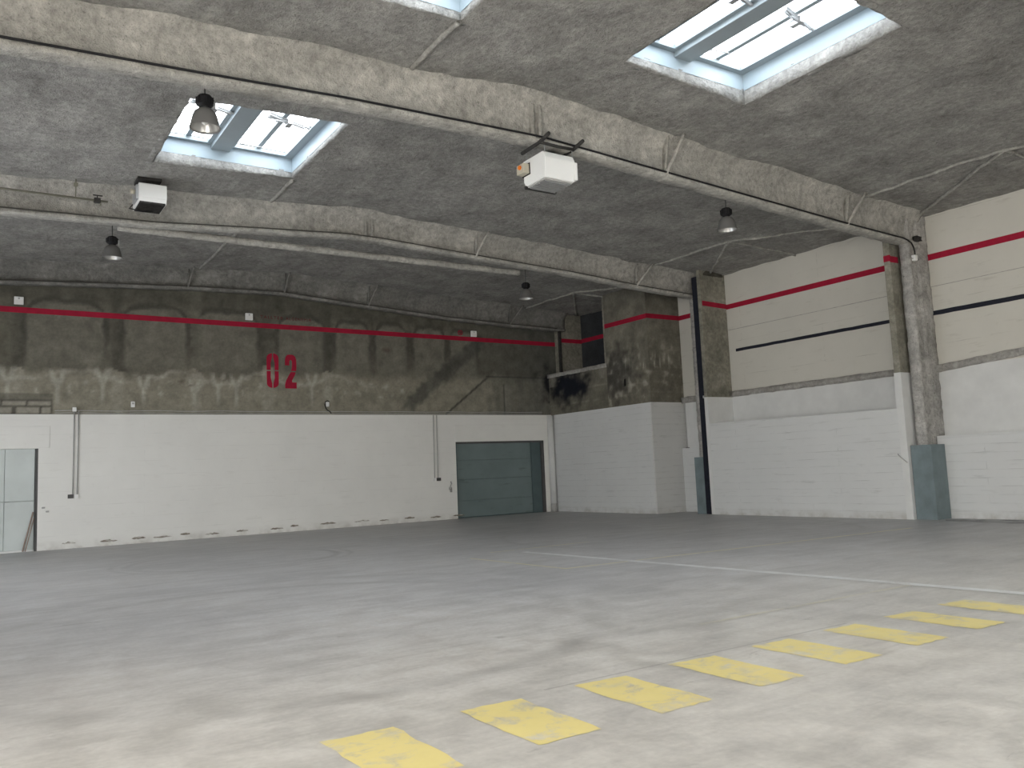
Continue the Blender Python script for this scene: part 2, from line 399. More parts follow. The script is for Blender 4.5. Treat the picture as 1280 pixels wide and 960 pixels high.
# ------------------------------------------------------------------ skylights
WHERE = ['skylight in the middle bay, with a lamp hanging in front of it', 'large skylight with open window rods at the top right of the photo',
         'skylight cut off by the top edge of the photo']
for n, (a, b, c, d) in enumerate(SKY):
    seen = n < 3
    w = empty(f'window_{n + 1}', ((a + b) / 2, (c + d) / 2, zc((a + b) / 2)))
    tag(w, (WHERE[n] if seen else 'skylight in the roof behind the camera'), 'skylight', 'rectangular roof skylights', 'structure')
    w_inv = Matrix.Translation(-Vector(w.location))
    def add(name, bm, mat, smooth=False):
        bmesh.ops.transform(bm, matrix=w_inv, verts=bm.verts[:])
        return obj(name, bm, mat, w, smooth)
    z0 = zc((a + b) / 2)
    # sprayed lip
    bm = bmesh.new()
    for x0, x1, y0, y1 in ((a - .12, a + .015, c - .12, d + .12), (b - .015, b + .12, c - .12, d + .12), (a, b, c - .12, c + .015), (a, b, d - .015, d + .12)):
        bb = bmesh.new(); box(bb, x0, x1, y0, y1, z0 - 0.03, z0 + 0.22)
        # follow the roof slope
        for v in bb.verts:
            if v.co.z < z0 + 0.1: v.co.z = zc(v.co.x) + 0.006
        if seen: roughen(bb, 0.11, 0.012, 5.0, n)
        me = bpy.data.meshes.new('t'); bb.to_mesh(me); bb.free(); bm.from_mesh(me); bpy.data.meshes.remove(me)
    add('sprayed_lip', bm, SPRAY_LIP, True)
    # sheet curb
    bm = bmesh.new(); zt = z0 + 0.56
    for x0, x1, y0, y1 in ((a - .03, a + .02, c - .03, d + .03), (b - .02, b + .03, c - .03, d + .03), (a, b, c - .03, c + .02), (a, b, d - .02, d + .03)):
        box(bm, x0, x1, y0, y1, z0 + 0.19, zt)
    add('curb', bm, CURB)
    # frame ring, centre mullion beam, thin bars
    bm = bmesh.new()
    box(bm, a, b, c, c + .13, zt - .07, zt); box(bm, a, b, d - .13, d, zt - .07, zt)
    box(bm, a, a + .13, c + .13, d - .13, zt - .07, zt); box(bm, b - .20, b, c + .13, d - .13, zt - .07, zt)
    add('frame', bm, FRAME_BLUE)
    xm = (a + b) / 2 - 0.12
    bm = bmesh.new(); box(bm, xm - .19, xm + .19, c + .02, d - .02, zt - .16, zt + .04, 0.01)
    box(bm, xm - .27, xm - .19, c + .02, d - .02, zt - .06, zt + .02); box(bm, xm + .19, xm + .27, c + .02, d - .02, zt - .06, zt + .02)
    add('mullion', bm, FRAME_BLUE)
    for q in ((a + xm) / 2, (xm + b) / 2):
        bm = bmesh.new(); box(bm, q - .05, q + .05, c + .13, d - .13, zt + .0, zt + .06)
        add('glazing_bar', bm, FRAME_BLUE)
    for (x0, x1) in ((a + .02, xm), (xm, b - .02)):
        bm = bmesh.new(); box(bm, x0, x1, c + .02, d - .02, zt + .07, zt + .10)
        add('pane', bm, DAYLIGHT)
    if seen:
        # opener: scissor links and a push rod
        for sx in ((a + xm) / 2 + .1, (xm + b) / 2 + .1):
            bm = bmesh.new(); ym = (c + d) / 2 - .2
            for dx0, dx1, dz0, dz1 in ((-.45, .35, -.08, .02), (-.40, .42, .02, -.10), (-.30, .48, -.12, -.02), (-.42, .30, -.03, -.12)):
                tube(bm, [(sx + dx0, ym - .10, zt + dz0), (sx + dx1, ym + .12 + dz1, zt + dz1)], 0.022, 6)
            box(bm, sx - .05, sx + .05, ym - .09, ym + .13, zt - .12, zt - .02)
            add('opener', bm, GALV)
        bm = bmesh.new()
        pts = [(xm + .25 + .5 * t, d - .35 - .25 * math.sin(t * 3.1), zt - .05 - .12 * math.sin(t * 3.1)) for t in [i / 8 for i in range(9)]]
        tube(bm, pts, 0.010, 6); add('cable', bm, CONDUIT)

# ------------------------------------------------------------------ roof beams
def poly(pts, x):
    for (x0, z0), (x1, z1) in zip(pts, pts[1:]):
        if x <= x1: return lerp(z0, z1, (x - x0) / (x1 - x0))
    return pts[-1][1]
PROFILE_A = [(-4.3, 7.02), (0.3, 7.17), (2.75, 7.27), (4.9, 7.38), (8.6, 7.46), (11.2, 7.33), (14.0, 7.19), (17.3, 7.03), (20.6, 6.91)]
PROFILE_B = [(-4.3, 7.08), (0.5, 7.20), (3.5, 7.28), (5.6, 7.43), (7.9, 7.57), (8.9, 7.56), (11.8, 7.42), (15.0, 7.28), (17.6, 7.10), (20.6, 6.97)]
PROFILE_C = [(-4.3, 7.0), (0.8, 7.28), (3.35, 7.42), (5.8, 7.54), (8.5, 7.60), (11.0, 7.42), (14.7, 7.18), (17.3, 7.09), (20.6, 7.02)]
def beam(yc, prof, label, x_end, braces, seed, group='sprayed roof beams', apex=True, coat=None):
    coat = coat or SPRAY_BEAM
    root = empty('roof_beam', (RIDGE_X, yc, 7.4))
    tag(root, label, 'roof beam', group, 'structure')
    inv = Matrix.Translation(-Vector(root.location))
    n = int((x_end - XL) / 0.14)
    bm = bmesh.new(); rings = []
    for i in range(n + 1):
        x = XL + (x_end - XL) * i / n
        zb = poly(prof, x); zt = zc(x)
        P = [(-.42, zt + .07), (-.26, zt - .05), (-.15, zt - .16), (-.10, zt - .3), (-.085, lerp(zt, zb, .6)), (-.085, zb + .12), (-.14, zb + .095), (-.16, zb + .07), (-.16, zb + .02),
             (-.14, zb), (0, zb - .005), (.14, zb), (.16, zb + .02), (.16, zb + .07), (.14, zb + .095), (.085, zb + .12), (.085, lerp(zt, zb, .6)), (.10, zt - .3), (.15, zt - .16), (.26, zt - .05), (.42, zt + .07)]
        r = []
        for (dy, z) in P:
            co = Vector((x, yc + dy, z))
            co += 0.016 * noise.turbulence_vector(co * 4.5 + Vector((seed, 0, 0)), 3, False)
            r.append(bm.verts.new(co))
        rings.append(r)
    m = len(rings[0])
    for p, q in zip(rings, rings[1:]):
        for k in range(m - 1):
            bm.faces.new((p[k], p[k + 1], q[k + 1], q[k]))
    bm.faces.new(rings[0]); bm.faces.new(rings[-1][::-1])
    bmesh.ops.transform(bm, matrix=inv, verts=bm.verts[:])
    obj('girder', bm, coat, root, True)
    if apex:
        bm = bmesh.new(); zb = poly(prof, 8.5)
        box(bm, 8.38, 8.44, yc - .17, yc - .06, zb + .06, zc(8.5) + .02); box(bm, 8.54, 8.60, yc - .17, yc - .06, zb + .06, zc(8.5) + .02)
        roughen(bm, .09, .014, 6, seed); bmesh.ops.transform(bm, matrix=inv, verts=bm.verts[:])
        obj('splice_plate', bm, SPRAY_BEAM, root, True)
    for xb, xt in braces:
        bm = bmesh.new()
        p0 = Vector((xb, yc - .15, poly(prof, xb) + .05)); p1 = Vector((xt, yc - .46, zc(xt) + .02))
        tube(bm, [p0.lerp(p1, i / 7) for i in range(8)], 0.034, 8)
        for v in bm.verts: v.co += .012 * noise.turbulence_vector(v.co * 9, 2, False)
        # web stiffener behind the strut
        prism(bm, [(yc - .08, poly(prof, xb) + .1), (yc - .15, poly(prof, xb) + .08), (yc - .30, zc(xb) - .0), (yc - .08, zc(xb))], 'x', xb - .012, xb + .012)
        bmesh.ops.transform(bm, matrix=inv, verts=bm.verts[:])
        obj('fly_brace', bm, coat, root, True)
    return root
BR = [(5.4, 5.15), (11.61, 11.88), (17.45, 17.84)]
beam(4.6, PROFILE_A, 'sprayed grey roof beam nearest the camera, barely in the upper right corner', XR, [(11.61, 11.88), (17.45, 17.84)], 1)
beam(11.8, PROFILE_A, 'big sprayed grey roof beam crossing above the large white heater', XR - .3, [(11.61, 11.88), (17.45, 17.84)], 2)
beam(19.2, PROFILE_B, 'sprayed grey roof beam behind the middle skylight and smaller heater', XR - .3, [(11.61, 11.87), (17.4, 17.9)], 3)
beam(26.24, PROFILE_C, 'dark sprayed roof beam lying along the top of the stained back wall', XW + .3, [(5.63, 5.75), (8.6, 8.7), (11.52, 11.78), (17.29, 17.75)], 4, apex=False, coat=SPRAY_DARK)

# wind bracing on the ceiling, half buried in the spray
def brace(name, p, q, r, label):
    bm = bmesh.new(); n = 24
    P = []
    for i in range(n + 1):
        t = i / n; x = lerp(p[0], q[0], t); y = lerp(p[1], q[1], t)
        P.append((x, y, zc(x) + ceiling_offset(x, y) - 0.022))
    tube(bm, P, r, 8)
    for v in bm.verts: v.co += .008 * noise.turbulence_vector(v.co * 7, 2, False)
    o = obj(name, bm, SPRAY_RIB, None, True)
    tag(o, label, 'roof brace', 'sprayed wind braces on the ceiling', 'structure')
for yn, ya, yb, where in ((8.25, 11.6, 4.9, 'first bay from the camera'), (15.75, 18.9, 12.1, 'bay between the two big beams'), (23.0, 26.0, 19.5, 'bay in front of the back wall')):
    brace('wind_brace', (18.0, yn), (20.45, ya), .042, f'sprayed diagonal brace to the farther column in the {where}')
    brace('wind_brace', (18.0, yn), (20.45, yb), .034, f'sprayed diagonal brace to the nearer column in the {where}')
    brace('wind_brace', (18.0, yn), (20.8, yn - .05), .034, f'sprayed short strut to the right wall in the {where}')
    brace('roof_purlin', (18.0, yn + .05), (18.0, ya - .05), .036, f'sprayed purlin ridge near the right wall, far half, in the {where}')
for y0, y1, w in ((9.95, 11.45, 'just beyond the cut off skylight'), (17.3, 18.8, 'beyond the middle skylight'), (19.6, 25.8, 'near the back wall')):
    brace('roof_purlin', (5.92, y0), (5.92, y1), .042, f'sprayed purlin ridge {w}')

# horizontal tie pipe behind beam B
bm = bmesh.new(); tube(bm, [(2.75 + 10.6 * i / 60, 19.55, 7.30 + .01 * ns(i * .3, 2, 1, 2)) for i in range(61)], 0.085, 12)
for v in bm.verts: v.co += .012 * noise.turbulence_vector(v.co * 6, 2, False)
tag(obj('roof_tie_pipe', bm, SPRAY_BEAM, None, True), 'long sprayed horizontal pipe slung behind the middle roof beam', 'pipe')

# black cable along the near flange of beam A, dropping to a white box on the column
bm = bmesh.new()
pts = [(XL + .1 + (19.6 - XL) * i / 80, 11.625, poly(PROFILE_A, XL + .1 + (19.6 - XL) * i / 80) + .085) for i in range(81)]
pts += [(19.85, 11.61, 6.99), (20.0, 11.60, 6.93), (20.08, 11.60, 6.82), (20.11, 11.60, 6.72), (20.115, 11.60, 6.62)]
tube(bm, pts, 0.019, 8)
tag(obj('power_cable', bm, BLACK, None, True), 'thick black cable running along the big roof beam to the column', 'cable')
bm = bmesh.new(); pts = [(XL + .1 + (19.8 - XL) * i / 80, 19.025, poly(PROFILE_B, XL + .1 + (19.8 - XL) * i / 80) + .085) for i in range(81)]
tube(bm, pts, 0.015, 8); tag(obj('power_cable', bm, CONDUIT_DK, None, True), 'thin dark cable along the middle roof beam flange', 'cable')
bm = bmesh.new(); pts = [(XL + .1 + (19.4 - XL) * i / 80, 26.065, poly(PROFILE_C, XL + .1 + (19.4 - XL) * i / 80) + .085) for i in range(81)]
tube(bm, pts, 0.018, 8); tag(obj('power_cable', bm, CONDUIT_DK, None, True), 'dark cable along the roof beam at the back wall', 'cable')
t = empty('junction_box', (20.10, 11.62, 6.55)); tag(t, 'small white junction box at the head of the near column', 'junction box')
bm = bmesh.new(); box(bm, -.06, .06, -.06, .05, -.07, .07, .012); obj('body', bm, WHITE_PANEL, t)
bm = bmesh.new(); tube(bm, [(.06, -.01, -.02), (.14, -.01, -.03)], .03, 10); obj('cable_gland', bm, BOXDARK, t)
bm = bmesh.new(); tube(bm, [(-.06, .0, -.02), (-.25, .0, -.035), (-.38, .02, -.06)], .012, 6); obj('lead', bm, CONDUIT, t)

# ------------------------------------------------------------------ stained upper back wall
def veil(x, z, cx, cz, sx, sz):
    return math.exp(-((x - cx) / sx) ** 2 - ((z - cz) / sz) ** 2)
def seg_dist(px, pz, a, b):
    ax, az = a; bx, bz = b; dx, dz = bx - ax, bz - az
    t = max(0, min(1, ((px - ax) * dx + (pz - az) * dz) / (dx * dx + dz * dz)))
    return math.hypot(px - ax - t * dx, pz - az - t * dz), t
ARCHES = [(11.05, 6.42, .62), (12.5, 6.42, .58), (14.02, 6.40, .64), (15.42, 6.36, .55), (9.3, 6.48, .78), (6.9, 6.5, .92), (4.8, 6.48, .88), (2.4, 6.48, .98)]
def back_col(x, z):
    w = 0.25 * ns(x * 0.9, z * 0.9, 0.5, 4); w2 = ns(x * 3.1, z * 3.1, 4.0, 4); w3 = ns(x * 0.35, z * 0.5, 8.0, 3)
    up = (0.118, 0.112, 0.090); lowc = (0.225, 0.212, 0.170)
    edge = 5.02 + 0.22 * ns(x * 0.8, 1.0, 2.0, 4) + (0.15 if x > 8 else 0)
    t = sm(edge + 0.12, edge - 0.30, z + 0.3 * w)
    c = mix3(up, lowc, t)
    # upper panels: lighter rendered patches with rounded heads framed by dark bands
    best = 9
    for ax, az, hw in ARCHES:
        d = max(abs(x - ax) - hw, z - (az + .45 * math.sqrt(max(0, 1 - min(1, abs(x - ax) / hw) ** 4)))) + 0.08 * w2
        best = min(best, d)
    if z > 5.0:
        inside = sm(0.05, -0.08, best) * sm(4.9, 5.4, z)
        c = mix3(c, (0.160, 0.153, 0.127), inside * .85)
        rim = sm(0.14, 0.02, abs(best - 0.07)) * sm(5.2, 6.2, z) * (.75 + .5 * w2)
        c = mix3(c, (0.048, 0.048, 0.042), rim * .85)
    # smoke stain just beneath the beam
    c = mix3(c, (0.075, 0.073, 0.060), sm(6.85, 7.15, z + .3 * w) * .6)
    # rendered strips where frames pass, dark above and chalky below
    for px, wd in ((1.25, .22), (3.75, .22), (5.95, .22), (8.15, .26), (10.15, .24)):
        s = sm(wd, wd * .4, abs(x - px + .05 * w2))
        if z > edge: c = mix3(c, (0.075, 0.073, 0.060) if px != 5.95 else (0.14, .135, .11), s * .65)
        else: c = mix3(c, (0.30, 0.285, 0.235), s * .6)
    for px in (0.3, 8.0, 10.25, 11.8, 13.25):
        s = sm(.10, .02, abs(x - px + .06 * w2)); c = mix3(c, (0.07, .068, .056), s * .35 * sm(5.0, 5.5, z))
    # chalky efflorescence: wavering veins below the damp edge
    if x < 13:
        vz = 4.86 + .16 * math.sin(x * 2.4 + 1.3) + .16 * ns(x * 1.7, 3, 6, 3)
        v = sm(.10, .0, abs(z - vz + .05 * w2)) * (0.45 + 0.55 * ns(x * 1.3, 5, 1, 2) + .2)
        c = mix3(c, (0.40, 0.385, 0.33), max(0, v) * .6 * sm(13, 10, x))
        for gx, gz in ((1.0, 4.75), (2.2, 4.7), (3.35, 4.78), (4.45, 4.62), (5.9, 4.55), (6.6, 4.72), (7.15, 4.7), (9.6, 4.8)):
            g = max(sm(.10, .02, abs(abs(x - gx) - .30 * max(0, z - gz + .25)) + .1 * w2) * sm(gz + .38, gz + .2, z) * sm(gz - .25, gz, z),
                    .8 * sm(.07, .02, abs(x - gx)) * sm(gz + .05, gz - .1, z) * sm(3.85, 4.3, z))
            c = mix3(c, (0.42, 0.41, 0.355), g * .55)
        sp = ns(x * 5, z * 5, 11, 4)
        c = mix3(c, (0.38, .365, .31), sm(.25, .6, sp) * .5 * sm(5.0, 4.8, z) * sm(4.2, 4.4, z))
    # trace of a demolished stair at the right
    d, tt = seg_dist(x, z, (16.1, 6.45), (13.2, 4.15)); c = mix3(c, (0.060, 0.062, 0.055), sm(.36, .12, d + .1 * w2) * .7)
    d, tt = seg_dist(x, z, (16.5, 5.2), (14.6, 3.75)); c = mix3(c, (0.045, 0.045, 0.040), sm(.06, .02, d) * .8)
    c = mix3(c, (0.21, .20, .165), sm(.22, .05, abs(d - .22)) * .45 * (1 if x > lerp(14.6, 16.5, (z - 3.75) / 1.45) else 0))
    if x > 16.35 and z < 5.22:
        st = ns(x * 4.0, z * .5, 21, 3)
        c = mix3(c, (0.155, 0.152, 0.125), .35 + .5 * st); c = mix3(c, (.05, .05, .045), sm(.05, .01, abs(z - 5.2)) * .8)
        c = mix3(c, (0.22, 0.215, 0.18), sm(.14, .10, abs(x - 17.3)) * sm(4.95, 4.85, z) * .7)
        c = mix3(c, (0.05, 0.05, 0.045), sm(.05, .02, abs(x - 17.13)) * sm(4.95, 4.85, z) * .7)
    # soot in the corner
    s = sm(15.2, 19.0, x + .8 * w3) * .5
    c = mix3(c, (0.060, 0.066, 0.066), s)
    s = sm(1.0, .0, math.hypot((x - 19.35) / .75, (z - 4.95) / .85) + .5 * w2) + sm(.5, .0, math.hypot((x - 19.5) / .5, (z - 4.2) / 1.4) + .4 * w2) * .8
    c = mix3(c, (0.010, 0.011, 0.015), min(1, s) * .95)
    # odd dark splashes
    for gx, gz, r in ((5.5, 4.72, .16), (5.75, 4.62, .10), (12.3, 6.0, .25)):
        c = mix3(c, (.09, .07, .055), sm(r, r * .3, math.hypot(x - gx, (z - gz) * 2) + .15 * w2) * .7)
    # patch of unrendered blocks above the left door
    if x < 2.12 and z < 4.32:
        row = int((z - 3.74) / .2); off = .3 if row % 2 else 0.0
        fx = ((x + off + 10) % .62); fz = (z - 3.74) % .2
        jn = min(fx, .62 - fx) < .035 or min(fz, .2 - fz) < .022 or x > 2.03
        if z < 4.16: c = (0.10, .095, .08) if jn else mix3((0.31, .295, .25), (.24, .23, .19), .5 + w2)
        else: c = mix3(c, (.10, .095, .08), .6)
    k = (1 + 0.25 * w2) * 1.15
    return (max(.004, c[0] * k), max(.004, c[1] * k), max(.004, c[2] * k))

def painted_wall(name, org, du, dv, lu, lv, step, fn, depth, mat, label, cat, top=None, rough_amp=.0):
    """a slab whose face is a fine grid carrying the stain colour; fn(u, v) -> linear rgb"""
    nu, nv = max(1, int(lu / step)), max(1, int(lv / step))
    O, U, V = Vector(org), Vector(du), Vector(dv); W = U.cross(V)
    bm = bmesh.new(); cl = bm.loops.layers.float_color.new('stain')
    g = [[None] * (nv + 1) for _ in range(nu + 1)]; cc = {}
    for i in range(nu + 1):
        for j in range(nv + 1):
            u, v = lu * i / nu, lv * j / nv
            p = O + U * u + V * v
            if rough_amp: p += W * (rough_amp * ns(u * 3, v * 3, 5.5, 3))
            g[i][j] = bm.verts.new(p); cc[g[i][j]] = fn(u, v)
    for i in range(nu):
        for j in range(nv):
            f = bm.faces.new((g[i][j], g[i + 1][j], g[i + 1][j + 1], g[i][j + 1]))
    # thickness behind the face
    back = [O + U * u + V * v - W * depth for u, v in ((0, 0), (lu, 0), (lu, lv), (0, lv))]
    B = [bm.verts.new(p) for p in back]
    for b_, q in zip(B, ((0, 0), (nu, 0), (nu, nv), (0, nv))): cc[b_] = cc[g[q[0]][q[1]]]
    bm.faces.new(B[::-1])
    rims = [([g[i][0] for i in range(nu + 1)], B[0], B[1]), ([g[nu][j] for j in range(nv + 1)], B[1], B[2]),
            ([g[i][nv] for i in range(nu, -1, -1)], B[2], B[3]), ([g[0][j] for j in range(nv, -1, -1)], B[3], B[0])]
    for line, b0, b1 in rims: bm.faces.new([b0] + [b1] + line[::-1])
    for f in bm.faces:
        for l in f.loops: l[cl] = (*cc[l.vert], 1.0)
    o = obj(name, bm, mat, None, False)
    if label: tag(o, label, cat, kind='structure')
    return o
ZW = 3.735
painted_wall('wall_back', (XL, YB, ZW), (1, 0, 0), (0, 0, 1), 24.0 + .2, 4.45, .055, lambda u, v: back_col(XL + u, ZW + v), .3, WALL_STAIN,
             'stained bare concrete upper half of the back wall', 'wall')

# ------------------------------------------------------------------ white lower back wall with two door openings
D1 = (-2.2, 1.76, 2.79)      # x0, x1, top
D2 = (14.93, 18.85, 2.75)
bm = bmesh.new()
yw = YB - .05
for x0, x1, z0, z1 in ((XL - .1, D1[0], 0, ZW), (D1[0], D1[1], D1[2], ZW), (D1[1], D2[0], 0, ZW), (D2[0], D2[1], D2[2], ZW), (D2[1], 19.3, 0, ZW)):
    box(bm, x0, x1, yw, YB + .3, z0, z1)
bmesh.ops.remove_doubles(bm, verts=bm.verts[:], dist=1e-4)
tag(obj('wall_back_lower', bm, WHITE_BACK), 'white painted lower half of the back wall', 'wall', kind='structure')
# chipped strip at the foot of the white wall
k = N('chipped_foot'); v = k.coord(scale=(1.6, 1, 9)); f = k.ramp(k.noise(v, 1.3, 5, .7), [(.38, 0.0), (.52, 1.0)])
k.done(k.mix(f, (.70, .69, .65), k.ramp(k.noise(v, 6, 4), [(.3, (.16, .14, .11)), (.7, (.30, .27, .22))])), .9)
bm = bmesh.new()
xx = 2.35; rr = random.Random(3)
while xx < 14.7:
    w = rr.uniform(.28, .6); zz = .14 + rr.uniform(-.03, .03)
    n = 9; top = []; bot = []
    for i in range(n + 1):
        t_ = i / n; e = math.sin(math.pi * t_) ** .5
        top.append((xx + w * t_, yw - .003, zz + e * rr.uniform(.02, .055))); bot.append((xx + w * t_, yw - .003, zz - e * rr.uniform(.008, .03)))
    bm.faces.new([bm.verts.new(p) for p in top] + [bm.verts.new(p) for p in bot[::-1][1:-1]])
    xx += w + rr.uniform(.12, .75)
chips = bm
tag(obj('trim_5', chips, k.m), 'row of chipped paint patches along the foot of the white wall', 'chipped paint', kind='structure')

# lintels over both doors
def lintel(nm, x0, x1, z0, z1, lab):
    bm = bmesh.new(); box(bm, x0, x1, yw - .018, yw + .02, z0, z1, .006)
    tag(obj(nm, bm, WHITE_BACK), lab, 'lintel', kind='structure')
lintel('trim_1', D1[0] - .3, 2.03, 2.80, 3.40, 'white lintel above the pale sheet metal door')
lintel('trim_2', D2[0] - .02, 18.97, 2.76, 3.37, 'white lintel above the green grey shutter door')
# door 1
d1 = empty('door_1', ((D1[0] + D1[1]) / 2, YB, 0)); tag(d1, 'pale sheet metal sliding door at the left edge', 'door', kind='structure')
off = -Vector(d1.location)
def part(root, name, bm, mat, smooth=False):
    bmesh.ops.translate(bm, vec=-Vector(root.location), verts=bm.verts[:]); return obj(name, bm, mat, root, smooth)
xs1 = [D1[0], -.55, .98, D1[1] - .07]
for a, b in zip(xs1, xs1[1:]):
    for z0, z1 in ((.05, 1.36), (1.37, D1[2])):
        bm = bmesh.new(); box(bm, a + .004, b - .004, YB + .06, YB + .10, z0, z1 - .005, .006); part(d1, 'door_panel', bm, DOOR_PALE)
bm = bmesh.new(); box(bm, D1[1] - .065, D1[1], YB - .04, YB + .12, 0, D1[2] - .005); part(d1, 'jamb', bm, BOXDARK)
bm = bmesh.new(); box(bm, D1[0], D1[1], YB + .04, YB + .13, 0, .045); part(d1, 'door_gap_light', bm, WHITE_PANEL)  # white strip stands in for light under the door
bm = bmesh.new(); box(bm, D1[0] - .02, D1[1] + .02, YB + .14, YB + .3, 0, D1[2] + .02); part(d1, 'backing', bm, DOOR_PALE)
bm = bmesh.new(); box(bm, .66, .72, YB + .02, YB + .06, 1.05, 1.2, .008); part(d1, 'latch', bm, GALV)
# rod leaning on its jamb
bm = bmesh.new(); tube(bm, [(1.42, yw - .12, .02), (1.66, yw - .03, 1.06)], .022, 8); tube(bm, [(1.48, yw - .125, .02), (1.68, yw - .04, .9)], .016, 8)
tag(obj('leaning_rod', bm, WOOD, None, True), 'thin brown rods leaning against the jamb of the pale door', 'rod')
# door 2
d2 = empty('door_2', ((D2[0] + D2[1]) / 2, YB, 0)); tag(d2, 'green grey steel shutter door near the far corner', 'door', kind='structure')
k = N('scuffed_shutter'); v = k.coord(); vs = k.coord(scale=(1, 1, 5))
c_ = k.ramp(k.noise(v, .8, 4), [(.3, (.15, .195, .20)), (.7, (.19, .24, .245))])
c_ = k.mix(k.math('MULTIPLY', k.ramp(k.noise(vs, 1.5, 4, .6), [(.60, 0.0), (.72, 1.0)]), .5), c_, (.09, .115, .115))
SHUT = k.done(c_, .45, None, .3)
for i, (z0, z1) in enumerate(((.03, .62), (.62, 1.38), (1.38, 2.08), (2.08, D2[2]))):
    bm = bmesh.new(); box(bm, D2[0] + .05, 18.30, YB + .09, YB + .13, z0 + .004, z1 - .004, .008); part(d2, 'door_panel', bm, SHUT)
bm = bmesh.new(); box(bm, 18.30, 18.72, YB + .03, YB + .13, 0, D2[2] - .01, .01); part(d2, 'shade_strip', bm, DOOR_DARK)  # dark strip paints the shade on the shutter's right part
bm = bmesh.new(); box(bm, 18.73, D2[1], YB - .03, YB + .13, 0, D2[2] - .01); part(d2, 'jamb', bm, BOXDARK)
bm = bmesh.new(); box(bm, D2[0], D2[0] + .05, YB - .02, YB + .13, 0, D2[2] - .01); part(d2, 'jamb', bm, DOOR_DARK)
bm = bmesh.new(); box(bm, D2[0], D2[1], YB + .14, YB + .3, 0, D2[2]); part(d2, 'backing', bm, DOOR_DARK)
bm = bmesh.new(); box(bm, D2[0], D2[1], YB - .03, YB + .05, D2[2] - .07, D2[2]); part(d2, 'head_rail', bm, BOXDARK)
# rounded white pipe casing in the corner
t = empty('corner_pipe', (19.11, yw - .125, 0)); tag(t, 'white cased pipe standing in the corner right of the shutter door', 'pipe')
bm = bmesh.new(); tube(bm, [(0, 0, .3), (0, 0, 3.70)], .12, 18); obj('casing', bm, WHITE_SMOOTH, t, True)
bm = bmesh.new(); tube(bm, [(0, 0, 0), (0, 0, .30)], .123, 18); tag(obj('sleeve', bm, CONDUIT, t, True), 'grey sleeve at the foot')

# ------------------------------------------------------------------ corner block (lower white, upper bare)
bm = bmesh.new(); box(bm, XBK, XR + .1, YK + .05, YB + .1, 0, ZW - .02)
o = obj('wall_corner_lower', bm, WHITE_RIGHT); tag(o, 'white painted brick block filling the far corner', 'wall', kind='structure')
bm = bmesh.new(); box(bm, XBK, XR + .1, YK, YK + .055, 0, ZW - .02)
o = obj('wall_corner_end', bm, WHITE_END); tag(o, 'white brick end face of the corner block', 'wall', kind='structure')
def block_col(s, z, side):
    w = ns(s * 1.2 + 40, z * 1.2, 3, 4); w2 = ns(s * 3.5 + 40, z * 3.5, 7, 4)
    c = mix3((0.135, .128, .105), (0.195, .185, .15), .5 + .8 * w)
    # exposed brick courses below 5.15
    if z < 5.0:
        row = math.floor((z + .0) / .17); j = abs(((z) % .17) - .0)
        c = mix3(c, (.30, .285, .24), .5 * sm(.035, .012, j) * (.5 + w2))
        c = mix3(c, (0.13, .12, .095), .4)
    # rough broken edge with pale drips
    if abs(z - 5.12) < .35:
        d = ns(s * 9, z * 1.2, 4, 2)
        c = mix3(c, (0.42, .40, .34), sm(.15, .55, d) * sm(.35, .1, abs(z - 5.16)) * .7)
    c = mix3(c, (0.40, .39, .34), sm(.25, .7, w2 + .3 * w) * .35 * sm(6.3, 5.2, z))
    if side == 'front':       # s = distance from corner edge towards the back
        c = mix3(c, (0.024, .025, .028), sm(1.5, .2, math.hypot((s - 1.7) / 1.0, (z - 4.9) / .9) + .5 * w2) * .6)
        if abs(s - 1.25) < .06 and abs(z - 4.55) < .12: c = (.008, .008, .008)
    c = mix3(c, (.10, .10, .088), sm(6.9, 7.6, z) * .4)
    k = (1 + .25 * w2) * 1.1
    return tuple(max(.004, q * k) for q in c)
# far lower part: sooty, topped by a ledge
def soot_col(s, z):          # s from the back wall towards the camera
    w2 = ns(s * 2.5 + 70, z * 2.5, 7, 4); w = ns(s * .9 + 70, z * .9, 2, 3)
    c = mix3((0.13, .125, .10), (.17, .16, .13), .5 + w)
    c = mix3(c, (.26, .25, .21), .45 * sm(.035, .012, abs(z % .17)) * (.4 + w2))
    b = sm(1.15, .35, math.hypot((s - 1.3) / 1.5, (z - 4.75) / .85) + .45 * w2)
    c = mix3(c, (.012, .014, .020), b)
    if z > 4.85: c = mix3(c, (.22, .21, .18), sm(.25, .05, abs(s - .25) + .3 * w2) * .8 + sm(.2, .05, abs(s - 3.25) + .3 * w2) * .8)
    k = (1 + .25 * w2) * 1.1
    return tuple(max(.004, q * k) for q in c)
YJ = 22.90
painted_wall('wall_corner_front', (XBK, YJ, ZW - .02), (0, -1, 0), (0, 0, 1), YJ - YK - .004, 4.2, .05, lambda u, v: block_col((YJ - YK) - u, ZW + v, 'front'), .4, WALL_STAIN,
             'bare grey concrete upper face of the corner block', 'wall')
painted_wall('wall_corner_side', (XBK + .004, YK, ZW - .02), (1, 0, 0), (0, 0, 1), XR - XBK + .05, 4.2, .05, lambda u, v: block_col(-u, ZW + v, 'side'), .35, WALL_STAIN,
             'bare brown concrete end face of the corner block', 'wall')
painted_wall('wall_corner_sooty', (XBK + .01, YB, ZW - .02), (0, -1, 0), (0, 0, 1), YB - YJ, 1.48, .05, lambda u, v: soot_col(u, ZW + v), .4, WALL_STAIN,
             'soot blackened brick below the concrete ledge in the corner', 'wall')
bm = bmesh.new(); box(bm, XBK - .06, XR, YJ, YB, 5.18, 5.32); roughen(bm, .15, .02, 4, 3)
tag(obj('trim_3', bm, CONC_BAND, None, True), 'pale concrete ledge above the sooty corner bricks', 'ledge', kind='structure')
